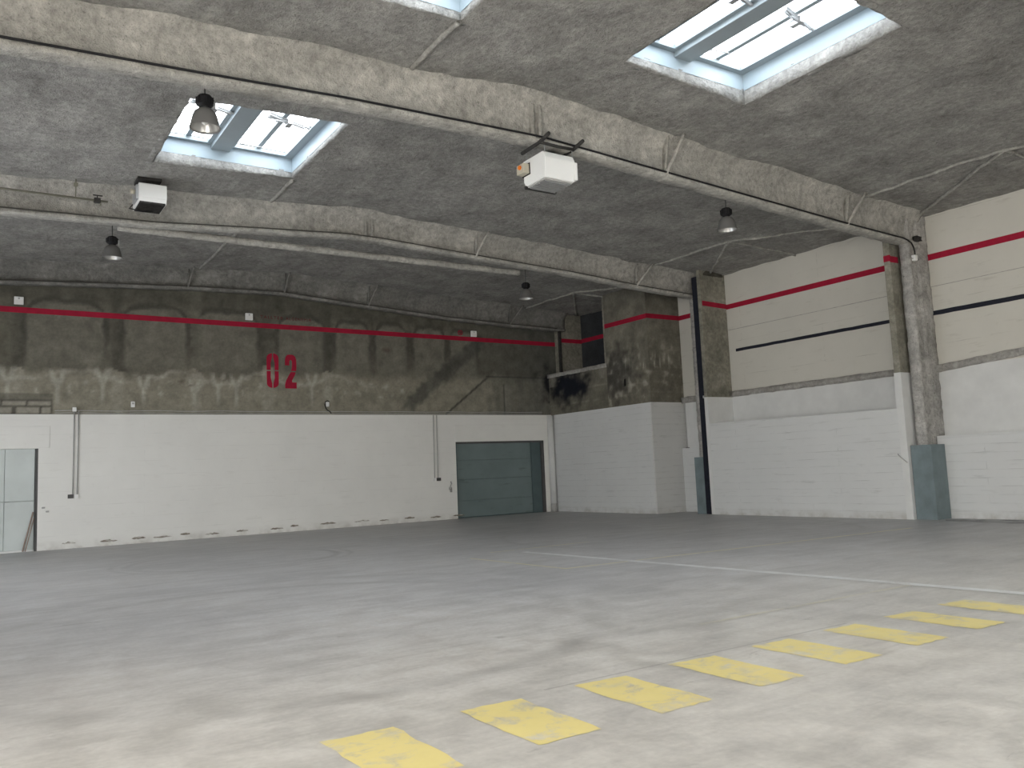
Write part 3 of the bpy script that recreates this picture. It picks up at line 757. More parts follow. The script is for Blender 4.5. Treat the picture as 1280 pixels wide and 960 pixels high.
bm = bmesh.new(); box(bm, XBK + .1, XR, YJ - .01, YJ + .2, 5.2, 8.3)
obj_ = obj('wall_recess_cheek', bm, CONC_PIER); tag(obj_, 'dark return beside the corner recess', 'wall', kind='structure')
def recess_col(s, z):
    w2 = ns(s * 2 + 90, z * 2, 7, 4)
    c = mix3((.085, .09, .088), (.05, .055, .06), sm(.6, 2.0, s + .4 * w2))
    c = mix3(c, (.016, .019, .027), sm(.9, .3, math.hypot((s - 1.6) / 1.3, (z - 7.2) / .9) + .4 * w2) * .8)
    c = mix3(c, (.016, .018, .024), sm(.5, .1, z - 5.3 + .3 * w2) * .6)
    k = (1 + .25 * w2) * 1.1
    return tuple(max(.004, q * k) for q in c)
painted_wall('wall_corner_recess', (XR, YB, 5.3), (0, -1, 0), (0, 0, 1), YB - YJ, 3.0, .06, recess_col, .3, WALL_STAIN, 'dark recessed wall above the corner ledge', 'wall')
bm = bmesh.new(); box(bm, XW, XR + .05, 26.20, YB, 5.3, 8.2)
tag(obj('pier_corner', bm, CONC_PIER), 'grey pier in the far corner above the ledge', 'pier', kind='structure')
bm = bmesh.new(); box(bm, XW - .04, XW + .05, 26.08, 26.19, 5.33, 7.04)  # dark strip stands in for the shade in the corner
tag(obj('corner_shade_strip', bm, SOOT), 'black vertical strip painting the shade in the far corner beside the back beam', 'downpipe')

# ------------------------------------------------------------------ right wall, bay by bay
def wall_box(name, mat, x0, x1, y0, y1, z0, z1, label, cat='wall', bev=0):
    bm = bmesh.new(); box(bm, x0, x1, y0, y1, z0, z1, bev)
    return tag(obj(name, bm, mat), label, cat, kind='structure')
# near bay
wall_box('wall_right', CREAM, XR, XR + .3, YF, 11.95, 3.7, 8.4, 'cream painted panel wall of the bay nearest the camera')
wall_box('wall_right_sill', WHITE_SMOOTH, XR - .02, XR + .3, YF, 11.9, 2.0, 3.75, 'smooth white panel above the brick in the nearest bay')
wall_box('wall_right_brick', WHITE_RIGHT, 20.35, XR + .3, YF, 11.62, 0, 2.03, 'white painted brick plinth wall of the nearest bay')
bm = bmesh.new(); prism(bm, [(11.75, 3.63), (11.75, 3.82), (YF, 3.82 + .085 * (11.75 - YF)), (YF, 3.63 + .085 * (11.75 - YF))], 'x', XR - .10, XR + .05)
bm2 = bmesh.new(); box(bm2, XR - .11, XR + .05, 3, 11.75, 3.64, 3.82)
for v in bm2.verts: v.co.z += .075 * (11.75 - v.co.y)
bm.free(); roughen(bm2, .16, .018, 4, 5)
tag(obj('trim_6', bm2, CONC_BAND, None, True), 'rough concrete band across the nearest bay of the right wall', 'concrete band', kind='structure')
# middle bay
wall_box('wall_right_middle', CREAM, XR, XR + .3, 11.9, 18.75, 3.7, 8.4, 'pale painted panel wall of the middle bay')
wall_box('wall_right_middle_sill', WHITE_SMOOTH, XR - .02, XR + .3, 12.1, 18.6, 2.7, 3.72, 'shaded white panel set back above the brick ledge')
bm = bmesh.new(); box(bm, XW, XR, 12.17, 18.53, 0, 2.80)
for v in bm.verts:
    if v.co.z > 2: v.co.z = 2.76 if v.co.y < 15 else 2.84
tag(obj('wall_right_middle_brick', bm, WHITE_RIGHT), 'white painted brick wall of the middle bay, topped by a ledge', 'wall', kind='structure')
bm = bmesh.new(); box(bm, XR - .11, XR + .05, 12.17, 18.53, 3.69, 3.87); roughen(bm, .16, .018, 4, 6)
tag(obj('trim_7', bm, CONC_BAND, None, True), 'rough concrete band across the middle bay of the right wall', 'concrete band', kind='structure')
# piers
wall_box('pier_near', CONC_PIER, XW, XR, 12.0, 12.17, 3.65, 8.1, 'brown grey plastered pier behind the near column', 'pier')
wall_box('pier_near_base', WHITE_SMOOTH, XW - .01, XR, 11.99, 12.175, 0, 3.66, 'white painted lower part of the pier behind the near column', 'pier')
bm = bmesh.new(); box(bm, XW, XR, 18.53, 18.66, 3.66, 8.1)
tag(obj('pier_far', bm, CONC_PIER), 'brown grey plastered pier beside the far column', 'pier', kind='structure')
wall_box('pier_far_base', WHITE_SMOOTH, XW - .005, XR, 18.525, 18.665, 0, 3.68, 'white painted lower part of the pier beside the far column', 'pier')
bm = bmesh.new()
pts = [(19.82, 7.62), (20.70, 7.62), (20.70, 7.66), (20.6, 7.78), (20.4, 7.86), (20.15, 7.86), (19.95, 7.78), (19.82, 7.68)]
prism(bm, pts, 'y', 18.49, 18.54); tag(obj('niche_shadow_plate', bm, NICHE_SHADOW), 'dark plate painting the shadow of the rounded niche at the top of the far pier', 'niche', kind='structure')  # dark plate stands in for the niche's arched shadow
# far bay strip between column and block
wall_box('wall_right_far', CREAM, XR, XR + .3, 18.7, YK + .1, 3.7, 8.4, 'pale panel strip between the far column and the corner block')
wall_box('wall_right_far_sill', WHITE_SMOOTH, XR - .02, XR + .3, 18.7, YK, 2.0, 3.75, 'white strip below the band beside the corner block')
wall_box('wall_right_far_brick', WHITE_RIGHT, 20.57, XR + .3, 18.7, YK, 0, 2.14, 'white brick strip at the foot beside the corner block')
bm = bmesh.new(); box(bm, XR - .14, XR + .05, 18.9, YK + .0, 3.69, 3.88); roughen(bm, .16, .018, 4, 7)
tag(obj('trim_9', bm, CONC_BAND, None, True), 'short rough concrete band beside the corner block', 'concrete band', kind='structure')
bm = bmesh.new(); tube(bm, [(XR - .04, YK - .05, 2.14), (XR - .04, YK - .05, 3.7)], .02, 8)
tag(obj('thin_conduit', bm, CONDUIT), 'thin grey conduit in the inner angle of the corner block', 'conduit')
bm = bmesh.new(); box(bm, XR - .1, XR - .01, YK - .14, YK - .02, 2.08, 2.16, .01)
tag(obj('socket_box', bm, BOXDARK), 'tiny black box under the conduit beside the corner block', 'socket')

# dark horizontal slots
def slot(nm, y0, y1, z, lab, r=.045):
    bm = bmesh.new(); box(bm, XR - .035, XR + .02, y0, y1, z - r, z + r); roughen(bm, .3, .012, 2.5, z)
    tag(obj(nm, bm, NAVY), lab, 'dark strip', kind='structure')
slot('trim_10', 4.0, 11.74, 5.18, 'black horizontal strip across the nearest bay of the right wall', .055)
slot('trim_11', 12.18, 18.22, 5.18, 'black horizontal strip across the middle bay of the right wall')
bm = bmesh.new(); box(bm, XR - .006, XR + .02, 12.18, 18.5, 5.865, 5.88); tag(obj('trim_12', bm, CONC_BAND), 'faint joint line across the middle bay of the right wall', 'joint', kind='structure')
bm = bmesh.new(); box(bm, XR - .006, XR + .02, 4, 11.7, 5.862, 5.875); tag(obj('trim_13', bm, CONC_BAND), 'faint joint line across the nearest bay of the right wall', 'joint', kind='structure')

# columns: I-sections buried in spray
def column(yc, label, seed):
    bm = bmesh.new(); zt = 7.9
    P = [(19.94, yc - .15), (19.94, yc + .11), (20.02, yc + .11), (20.04, yc + .06), (20.3, yc + .06), (20.34, yc + .11), (XR, yc + .11), (XR, yc - .15), (20.36, yc - .15), (20.33, yc - .10), (20.06, yc - .10), (20.03, yc - .15)]
    prism(bm, P, 'z', 0, zt); roughen(bm, .07, .020, 7, seed)
    return tag(obj('steel_column', bm, SPRAY_COL, None, True), label, 'column', 'sprayed steel columns on the right wall', 'structure')
column(11.8, 'rough sprayed column at the right end of the big roof beam', 11)
column(19.2, 'rough sprayed column beside the corner block, behind the black downpipe', 12)
# knuckle of broken spray at the head of the near column
bm = bmesh.new(); box(bm, 20.2, 20.42, 11.55, 11.68, 7.0, 7.12); roughen(bm, .05, .03, 8, 2)
tag(obj('trim_14', bm, SOOT, None, True), 'dark broken bracket end at the head of the near column', 'bracket', kind='structure')
# steel guards at the column feet
def guard(x0, x1, y0, y1, h, label):
    t = empty('column_guard', ((x0 + x1) / 2, y0, 0)); tag(t, label, 'column guard', 'steel guards around the column feet')
    th = .012
    for nm, b in (('front_plate', (x0, x0 + th, y0, y1, 0, h)), ('side_plate', (x0 + th, x1, y0, y0 + th, 0, h)), ('side_plate', (x0 + th, x1, y1 - th, y1, 0, h))):
        bm = bmesh.new(); box(bm, *b); part(t, nm, bm, STEEL_BLUE)
guard(19.74, 20.345, 11.44, 11.97, 1.82, 'blue grey steel guard around the foot of the near column')
guard(19.74, 20.3, 18.98, 19.36, 1.80, 'blue grey steel guard around the foot of the far column')
# black downpipe next to the far column
t = empty('downpipe', (19.83, 18.82, 0)); tag(t, 'tall black downpipe between the far column and its pier', 'downpipe')
bm = bmesh.new(); box(bm, 19.72, 20.1, 18.69, 18.96, 0, 7.62, .02); part(t, 'pipe', bm, NAVY)
bm = bmesh.new(); box(bm, 19.68, 19.78, 18.66, 18.76, 3.66, 3.74, .01); part(t, 'clip', bm, GALV)

# ------------------------------------------------------------------ walls out of view
GH = 5.0
bm = bmesh.new()
for y0, y1, z0, z1 in ((YF, -7.5, 0, 8.4), (-7.5, 6, GH, 8.4), (6, 12.5, 0, 8.4), (12.5, 22.5, 3.2, 8.4), (12.5, 22.5, 0, .3), (22.5, YB, 0, 8.4)): box(bm, XL - .3, XL, y0, y1, z0, z1)
tag(obj('wall_left', bm, WHITE_SMOOTH), 'plain wall to the left with a wide daylit gate and an added light panel, outside the photo', 'wall', kind='structure')
bm = bmesh.new(); box(bm, XL - .25, XL - .2, -7.5, 6, 0, GH)
tag(obj('window_8', bm, GATE_LIGHT), 'nearer daylit translucent gate in the left wall, outside the photo', 'gate', kind='structure')
bm = bmesh.new(); box(bm, XL - .25, XL - .2, 12.5, 22.5, 0.3, 3.2)  # unseen fill panel, added to brighten the back wall
tag(obj('window_9', bm, FILL_LIGHT_FAR), 'farther glowing fill panel added in the left wall, outside the photo', 'gate', kind='structure')  # added fill panel
bm = bmesh.new()
for x0, x1, z0, z1 in ((XL, 1, 0, 8.4), (1, 11, 5.5, 8.4), (11, XR, 0, 8.4)): box(bm, x0, x1, YF - .3, YF, z0, z1)
tag(obj('wall_front', bm, WHITE_SMOOTH), 'plain wall behind the camera with one wide daylit gate', 'wall', kind='structure')
bm = bmesh.new(); box(bm, 1, 11, YF - .2, YF - .15, 0, 5.5)
tag(obj('window_10', bm, FRONT_LIGHT), 'daylit translucent gate behind the camera', 'gate', kind='structure')

# ------------------------------------------------------------------ painted red line
RW = .08
def red(nm, x0, x1, y0, y1, z, lab, z2=None):
    bm = bmesh.new(); box(bm, x0, x1, y0, y1, z - RW, z + RW)
    if z2 is not None:
        for v in bm.verts:
            if v.co.x > (x0 + x1) / 2: v.co.z += z2 - z
    tag(obj(nm, bm, RED), lab, 'painted line', 'red line painted around the hall', 'structure')
red('trim_20', XL, XW + .02, YB - .006, YB + .01, 6.67, 'red line painted along the stained back wall', 6.55)
red('trim_21', XW, XR, 26.194, 26.21, 6.68, 'red line on the pier in the dark far corner')
red('trim_22', XR - .006, XR + .01, YJ + .05, 26.2, 6.70, 'red line on the dark recess wall in the far corner')
red('trim_23', XBK - .006, XBK + .01, YK - .006, YJ, 6.65, 'red line on the front of the corner block')
red('trim_24', XBK, XR, YK - .006, YK + .01, 6.66, 'red line on the end face of the corner block')
red('trim_25', XR - .006, XR + .01, 19.2, YK, 6.66, 'red line on the pale strip beside the far column')
red('trim_26', XW + .05, XR, 18.524, 18.54, 6.70, 'red line on the far pier', 6.66)
red('trim_27', XR - .006, XR + .01, 12.17, 18.53, 6.64, 'red line on the middle bay of the right wall')
red('trim_28', XW - .006, XW + .01, 11.994, 12.176, 6.60, 'red line on the front edge of the near pier')
red('trim_29', XW, 20.0, 11.994, 12.01, 6.57, 'red line on the side of the near pier')
red('trim_30', XR - .006, XR + .01, 3.0, 11.66, 6.64, 'red line on the nearest bay of the right wall')

# ------------------------------------------------------------------ stencilled number, text and ring sign on the back wall
def flat(name, outline_list, y, mat, th=.004):
    bm = bmesh.new()
    for pts in outline_list: prism(bm, pts, 'y', y - th, y + .004)
    return obj(name, bm, mat)
# the 0: two brackets split by a vertical gap and a thin break
def zero(x0, x1, z0, z1):
    cx = (x0 + x1) / 2; hw = (x1 - x0) / 2; out = []
    gap = .018
    zmid = z0 + (z1 - z0) * .50
    for sx in (-1, 1):
        for half in (0, 1):
            o_ = []; R = hw * .95
            zs = zmid + .018 if half else zmid - .018
            end = z1 if half else z0
            sg = 1 if half else -1
            inner_end = end - sg * .20
            o_.append((cx + sx * .065, zs)); o_.append((cx + sx * hw, zs))
            for i in range(0, 8):
                a = i / 7 * math.pi / 2
                o_.append((cx + sx * (hw - R + R * math.cos(a)), end - sg * R * .8 + sg * R * .8 * math.sin(a)) if hw - R + R * math.cos(a) > gap else (cx + sx * gap, end))
            o_.append((cx + sx * gap, end)); o_.append((cx + sx * gap, inner_end + sg * .08)); o_.append((cx + sx * .065, inner_end - sg * .12))
            q = [o_[0]]
            for p in o_[1:]:
                if math.hypot(p[0] - q[-1][0], p[1] - q[-1][1]) > 1e-4: q.append(p)
            out.append(q)
    return out
z_ = flat('stencilled_digit', zero(8.115, 8.50, 4.60, 5.72), YB - .003, RED); tag(z_, 'tall red stencilled digit 0 on the stained back wall', 'painted number', 'red stencilled number on the back wall')
def two(x0, x1, z0, z1):
    w = x1 - x0; h = z1 - z0
    f = lambda u, v: (x0 + u * w, z0 + v * h)
    top = [f(0, .68), f(.0, .80), f(.03, .88), f(.10, .95), f(.22, .99), f(.40, 1.0), f(.62, 1.0), f(.80, .98), f(.92, .93), f(.98, .86), f(1, .76), f(1, .62), f(.97, .52), f(.52, .52),
           f(.60, .60), f(.62, .70), f(.62, .80), f(.56, .84), f(.44, .84), f(.38, .80), f(.38, .68)]
    bot = [f(.94, .485), f(.50, .485), f(.28, .36), f(.10, .24), f(.0, .12), f(0, 0), f(1, 0), f(1, .18), f(.62, .18), f(.60, .24), f(.74, .32), f(.86, .40)]
    return [top, bot]
z_ = flat('stencilled_digit', two(8.71, 9.09, 4.59, 5.70), YB - .003, RED); tag(z_, 'tall red stencilled digit 2 on the stained back wall', 'painted number', 'red stencilled number on the back wall')

def text_mesh(name, body, x, z, size, mat, sx=1.0, tilt=0.0):
    cu = bpy.data.curves.new(name, 'FONT'); cu.body = body; cu.size = size; cu.space_character = 1.25; cu.extrude = .002
    tmp = bpy.data.objects.new(name, cu); COL.objects.link(tmp)
    bpy.context.view_layer.update()
    me = bpy.data.meshes.new_from_object(tmp.evaluated_get(bpy.context.evaluated_depsgraph_get()))
    bpy.data.objects.remove(tmp); bpy.data.curves.remove(cu)
    me.materials.clear(); me.materials.append(mat)
    xs_ = [v.co.x for v in me.vertices]; w = max(xs_) - min(xs_)
    o = bpy.data.objects.new(name, me); COL.objects.link(o)
    o.rotation_euler = (math.pi / 2, tilt, 0); o.location = (x, YB - .004, z); o.scale = (sx / w, 1, 1)
    return o
o = text_mesh('painted_word', 'TALLTEB', 7.92, 6.855, .135, DARK_RED, .74, .012)
tag(o, 'first of two small faded dark red words above the red line', 'lettering', 'faded lettering on the back wall')
o = text_mesh('painted_word', 'ALGENEMIR', 8.76, 6.845, .135, DARK_RED, .86, .012)
tag(o, 'second, longer of two small faded dark red words above the red line', 'lettering', 'faded lettering on the back wall')
bm = bmesh.new(); R0, R1 = .10, .075; rg = []
for r in (R0, R1):
    for yy in (YB - .008, YB + .002): rg.append([bm.verts.new((15.32 + r * math.cos(2 * math.pi * i / 24), yy, 6.79 + r * math.sin(2 * math.pi * i / 24))) for i in range(24)])
for a, b in ((0, 1), (0, 2), (2, 3)):
    for i in range(24): bm.faces.new((rg[a][i], rg[a][(i + 1) % 24], rg[b][(i + 1) % 24], rg[b][i]))
prism(bm, [(15.26, 6.84), (15.275, 6.85), (15.38, 6.74), (15.365, 6.73)], 'y', YB - .008, YB + .002)
prism(bm, [(15.30, 6.75), (15.335, 6.75), (15.335, 6.83), (15.30, 6.83)], 'y', YB - .008, YB + .002)
tag(obj('ring_sign', bm, RED), 'small red ring sign painted just above the red line', 'sign')

# white emergency light boxes above the red line
LB = [(1.23, 6.895, 'small white light box at the left end above the red line'), (7.56, 6.865, 'small white light box beside the faded red lettering'), (15.88, 6.77, 'small white light box beside the red ring sign')]
for x, z, lab in LB:
    t = empty('emergency_light', (x, YB, z)); tag(t, lab, 'emergency light', 'white light boxes on the back wall')
    bm = bmesh.new(); box(bm, -.115, .115, -.07, 0, -.11, .11, .012); obj('housing', bm, WHITE_PANEL, t)
    bm = bmesh.new(); box(bm, -.085, .085, -.078, -.068, -.085, .005, .003); obj('lens', bm, BULB, t)
    bm = bmesh.new(); box(bm, -.02, .02, -.077, -.068, .03, .08, .003); obj('pictogram_plate', bm, CONDUIT, t)
# small wall boxes
t = empty('wall_socket', (4.16, YB, 4.03)); tag(t, 'small white box just above the white wall, left of the number', 'wall box')
bm = bmesh.new(); box(bm, -.055, .055, -.06, 0, -.085, .085, .015); obj('body', bm, WHITE_PANEL, t)
bm = bmesh.new(); box(bm, -.03, .03, -.066, -.055, .0, .05, .003); obj('cover', bm, CONDUIT, t)
t = empty('wall_sounder', (10.12, YB, 4.08)); tag(t, 'small white box with looping black cable right of the number', 'wall box')
bm = bmesh.new(); box(bm, -.055, .055, -.07, 0, -.08, .08, .02); obj('body', bm, WHITE_PANEL, t)
bm = bmesh.new(); tube(bm, [(.06, -.03, .09), (.0, -.03, .125), (-.07, -.03, .09), (-.09, -.03, 0), (-.06, -.03, -.12), (.0, -.03, -.2), (.08, -.03, -.24), (.12, -.03, -.30)], .016, 6); obj('cable', bm, BLACK, t, True)

# horizontal cables above the white wall
for z, lab in ((3.84, 'upper thin cable along the top of the white back wall'), (3.775, 'lower thin cable along the top of the white back wall')):
    bm = bmesh.new(); tube(bm, [(2.15 + 16.7 * i / 40, YB - .02, z + .008 * math.sin(i * 1.3)) for i in range(41)], .012, 6)
    tag(obj('wall_cable', bm, CONDUIT, None, True), lab, 'cable', 'thin cables above the white wall')
# conduits dropping to sockets
def drop(xa, xb, xbot, z0, z1, box0, box1, lab, headbox):
    t = empty('conduit_drop', ((xa + xb) / 2, yw, z1)); tag(t, lab, 'conduit', 'twin conduits on the white back wall')
    for x, xo in ((xa, xa - .02), (xb, xb - .02)):
        bm = bmesh.new(); tube(bm, [(x, yw - .03, z0), (xo, yw - .03, z1)], .016, 8); part(t, 'conduit', bm, CONDUIT, True)
    bm = bmesh.new(); box(bm, box0[0], box0[1], yw - .07, yw, z1 - .08, z1 + .03, .01); part(t, 'socket', bm, BOXDARK)
    bm = bmesh.new(); box(bm, box1[0], box1[1], yw - .08, yw, z1 - .085, z1 + .03, .01); part(t, 'switch', bm, WHITE_PANEL)
    if headbox:
        bm = bmesh.new(); box(bm, xa - .05, xa + .05, yw - .07, yw, z0 - .02, z0 + .10, .01); part(t, 'junction_box', bm, WHITE_PANEL)
drop(2.63, 2.74, 0, 3.83, 1.46, (2.49, 2.63), (2.65, 2.75), 'twin conduits dropping to a socket near the pale door', True)
drop(14.04, 14.17, 0, 3.72, 1.46, (14.10, 14.25), (13.99, 14.07), 'twin conduits dropping to a socket left of the shutter door', False)
# latch hardware
t = empty('wall_hook', (14.66, yw, 1.12)); tag(t, 'grey chain hook on the white wall beside the shutter door', 'hook')
bm = bmesh.new(); tube(bm, [(0, -.03, .22), (.03, -.03, .14), (-.02, -.03, .06)], .02, 6); tube(bm, [(.05 * math.cos(a) - .02, -.03, .05 * math.sin(a) - .03) for a in [i * math.pi / 5 for i in range(11)]], .018, 6); box(bm, -.03, .05, -.02, 0, -.16, -.02); obj('hook', bm, CONDUIT, t, True)
for i, (x, z) in enumerate(((1.90, 1.16), (2.0, 1.05))):
    bm = bmesh.new(); box(bm, x - .04, x + .04, yw - .04, yw, z - .02, z + .025, .008)
    tag(obj('wall_latch', bm, CONDUIT), ('upper' if i == 0 else 'lower') + ' of two small grey latch plates right of the pale door', 'latch', 'latch plates by the pale door')

# hook on the middle bay pier
bm = bmesh.new(); tube(bm, [(XW - .03, 12.25, 1.62), (XW - .06, 12.18, 1.56), (XW - .04, 12.08, 1.46), (XW - .02, 12.02, 1.40)], .014, 6)
tag(obj('bent_wire', bm, CONDUIT, None, True), 'bent wire sticking out of the white brick beside the near column', 'wire')

# ------------------------------------------------------------------ high bay lamps
def make_lamp(x, y, z_mid, label, scale=1.0):
    t = empty('high_bay_lamp', (x, y, z_mid)); tag(t, label, 'ceiling lamp', 'high bay lamps hanging from the roof')
    bm = bmesh.new(); lathe(bm, [(.065, .09), (.10, .075), (.15, .03), (.178, -.04), (.197, -.12), (.212, -.19), (.225, -.21), (.222, -.216), (.205, -.19), (.19, -.12), (.168, -.04), (.14, .025), (.09, .066), (.06, .08)], 32)
    obj('shade', bm, SHADE, t, True)
    bm = bmesh.new(); lathe(bm, [(.20, -.192), (.17, -.10), (.13, .0), (.08, .05), (.001, .06)], 32); obj('reflector', bm, SHADE_IN, t, True)
    bm = bmesh.new(); lathe(bm, [(.03, .05), (.035, .0), (.055, -.06), (.058, -.10), (.04, -.145), (.001, -.16)], 20); obj('bulb', bm, BULB, t, True)
    bm = bmesh.new(); lathe(bm, [(.001, .29), (.09, .285), (.115, .25), (.12, .14), (.075, .11), (.065, .085), (.001, .085)], 20)
    for i in range(10):
        a = i * math.pi / 5; c, s = math.cos(a), math.sin(a)
        vs_ = [bm.verts.new((r * c - q * s, r * s + q * c, z)) for z in (.15, .25) for r, q in ((.11, -.006), (.132, -.006), (.132, .006), (.11, .006))]
        for f in ((3, 2, 1, 0), (4, 5, 6, 7), (0, 1, 5, 4), (1, 2, 6, 5), (2, 3, 7, 6), (3, 0, 4, 7)): bm.faces.new([vs_[j] for j in f])
    g_ = obj('gear_housing', bm, BLACK, t, False)
    bm = bmesh.new(); box(bm, .10, .15, -.02, .02, .10, .22, .005); obj('clip', bm, GALV, g_)
    top = zc(x) - z_mid + .02
    bm = bmesh.new(); tube(bm, [(0, 0, .28), (0, 0, top)], .012, 8); lathe(bm, [(.001, top - .03), (.05, top - .03), (.05, top)], 12); obj('hanging_rod', bm, BOXDARK, t)
    return t
make_lamp(2.90, 12.30, 7.05, 'bell shaped lamp hanging in front of the middle skylight')
make_lamp(2.78, 20.55, 7.06, 'bell shaped lamp under the dark ceiling at the left')
make_lamp(14.02, 12.30, 6.90, 'bell shaped lamp just beyond the big beam, right of the large heater')
make_lamp(14.30, 20.60, 7.03, 'bell shaped lamp near the dark far corner')

# ------------------------------------------------------------------ heaters
t = empty('unit_heater', (8.92, 11.6, 6.8)); tag(t, 'large white box heater hanging under the big roof beam', 'heater', 'white hanging heaters')
x0, x1, ya, yb2, z0, z1 = 8.59, 9.26, 11.6, 12.28, 6.79, 7.30
bm = bmesh.new()
prism(bm, [(ya + .03, z0 + .02), (ya - .02, z1 - .13), (ya + .03, z1 - .02), (ya + .06, z1), (yb2, z1), (yb2, z1 - .40), (yb2 - .05, z0 + .02)], 'x', x0, x1)
bmesh.ops.bevel(bm, geom=bm.edges[:], offset=.008, segments=1, affect='EDGES')
part(t, 'casing', bm, WHITE_PANEL)
bm = bmesh.new(); box(bm, x1 - .01, x1 + .05, ya - .02, yb2, z0 + .05, z1 - .13, .008); part(t, 'side_cover', bm, WHITE_PANEL)
bm = bmesh.new(); box(bm, x0 + .03, x1 - .03, ya + .06, yb2 - .08, z0 - .005, z0 + .03)
part(t, 'underside_tray', bm, CONDUIT)
for i in range(7):
    bm = bmesh.new(); yy = ya + .10 + i * .075; box(bm, x0 + .05, x1 - .05, yy, yy + .012, z0 - .03, z0 - .004); part(t, 'outlet_louvre', bm, GALV)
bm = bmesh.new(); box(bm, x0 - .01, x1 + .01, yb2 - .08, yb2 - .02, z0 - .02, z0 + .03); part(t, 'back_rail', bm, SOOT)
bm = bmesh.new(); box(bm, x0 - .14, x0, yb2 - .20, yb2 + .02, z1 - .28, z1 - .10, .01); g_ = part(t, 'burner_box', bm, GREYBOX)
bm = bmesh.new(); tube(bm, [(x0 - .14, yb2 - .10, z1 - .17), (x0 - .17, yb2 - .10, z1 - .17)], .04, 12); bmesh.ops.translate(bm, vec=-Vector(t.location), verts=bm.verts[:]); obj('warning_lamp', bm, ORANGE, g_)
bm = bmesh.new(); box(bm, x0 - .01, x0 + .02, yb2 - .22, yb2 + .03, z1 - .30, z1 - .08); part(t, 'burner_gasket', bm, BLACK)
bm = bmesh.new(); lathe(bm, [(.001, 0), (.15, 0), (.15, .10), (.12, .11), (.001, .11)], 20, 8.95, 11.98); bmesh.ops.translate(bm, vec=(0, 0, z1 + .0), verts=bm.verts[:]); part(t, 'flue_collar', bm, SOOT, True)
for x in (8.52, 9.28):
    bm = bmesh.new(); tube(bm, [(x, 11.34, 7.50), (x, 11.62, 7.44), (x, 12.2, 7.42)], .034, 8); g_ = part(t, 'hanging_bracket', bm, SOOT, True)
bm = bmesh.new(); tube(bm, [(8.52, 11.62, 7.43), (8.9, 11.60, 7.41), (9.28, 11.62, 7.43)], .03, 8); part(t, 'cross_bar', bm, SOOT, True)
for x, y in ((8.62, 11.63), (9.24, 11.63), (8.62, 12.2), (9.24, 12.2)):
    bm = bmesh.new(); tube(bm, [(x, y, z1 - .01), (x, y, 7.52 if y < 11.7 else 7.46)], .007, 6); part(t, 'suspension_rod', bm, GALV)
t = empty('unit_heater', (3.2, 18.0, 7.5)); tag(t, 'smaller white box heater in front of the middle beam with black flue', 'heater', 'white hanging heaters')
x0, x1, ya, yb2, z0, z1 = 2.93, 3.47, 18.0, 18.74, 7.46, 7.86
bm = bmesh.new(); prism(bm, [(ya + .06, z0), (ya + .02, z0 + .09), (ya, z0 + .10), (ya, z1 - .02), (ya + .02, z1), (yb2, z1), (yb2, z0)], 'x', x0, x1)
bmesh.ops.bevel(bm, geom=bm.edges[:], offset=.006, segments=1, affect='EDGES'); part(t, 'casing', bm, WHITE_PANEL)
bm = bmesh.new(); box(bm, x0 + .02, x1 - .02, ya + .05, yb2 - .04, z0 - .015, z0 + .02); part(t, 'underside_tray', bm, SOOT)
for i in range(8):
    bm = bmesh.new(); yy = ya + .10 + i * .075; box(bm, x0 + .04, x1 - .04, yy, yy + .012, z0 - .035, z0 - .012); part(t, 'outlet_louvre', bm, SOOT)
bm = bmesh.new(); tube(bm, [(x0 - .05, ya + .2, z1 - .16), (x0 - .13, ya + .2, z1 - .16)], .05, 14); part(t, 'motor_cap', bm, GREYBOX, True)
bm = bmesh.new(); box(bm, x0 - .05, x0, ya + .05, ya + .5, z0 + .06, z1 - .04, .01); part(t, 'side_cover', bm, GALV)
bm = bmesh.new(); tube(bm, [(x0 + .25, ya + .35, z1 - .02), (x0 + .25, ya + .35, 8.08)], .09, 16); box(bm, x0 + .0, x0 + .46, ya + .12, ya + .6, zc(3.2) - .07, zc(3.2) + .0); part(t, 'flue', bm, SOOT, False)
for x in (x0 + .03, x1 - .03):
    bm = bmesh.new(); tube(bm, [(x, yb2 - .1, z1 - .01), (x, yb2 - .1, 8.05)], .01, 6); part(t, 'suspension_rod', bm, SOOT)
bm = bmesh.new(); tube(bm, [(x0 - .02, yb2 - .1, z0 + .1), (x0 - .10, yb2 - .2, z0 - .02), (x0 + .15, yb2 - .25, z0 - .07), (x0 + .35, yb2 - .2, z0 - .02)], .014, 6); part(t, 'gas_hose', bm, BLACK, True)

# gas pipe along the middle beam
t = empty('gas_pipe', (0, 18.7, 7.57)); tag(t, 'thin olive gas pipe running to the smaller heater along the middle beam', 'pipe')
bm = bmesh.new(); tube(bm, [(XL + .05, 18.7, 7.57), (2.44, 18.7, 7.57)], .022, 8); part(t, 'pipe', bm, PIPE, True)
bm = bmesh.new(); tube(bm, [(1.84, 18.7, 7.57), (1.84, 18.7, 8.02)], .012, 6); box(bm, 1.80, 1.88, 18.66, 18.74, 7.82, 7.88); part(t, 'hanger', bm, PIPE)
bm = bmesh.new(); box(bm, 2.18, 2.30, 18.65, 18.75, 7.52, 7.62, .01); tube(bm, [(2.24, 18.7, 7.57), (2.24, 18.7, 7.68)], .012, 6); tube(bm, [(2.16, 18.7, 7.68), (2.34, 18.7, 7.68)], .014, 6); part(t, 'valve', bm, SOOT)
bm = bmesh.new(); tube(bm, [(2.3, 18.7, 7.57), (2.30, 18.68, 7.47)], .014, 6); part(t, 'drip_leg', bm, PIPE)

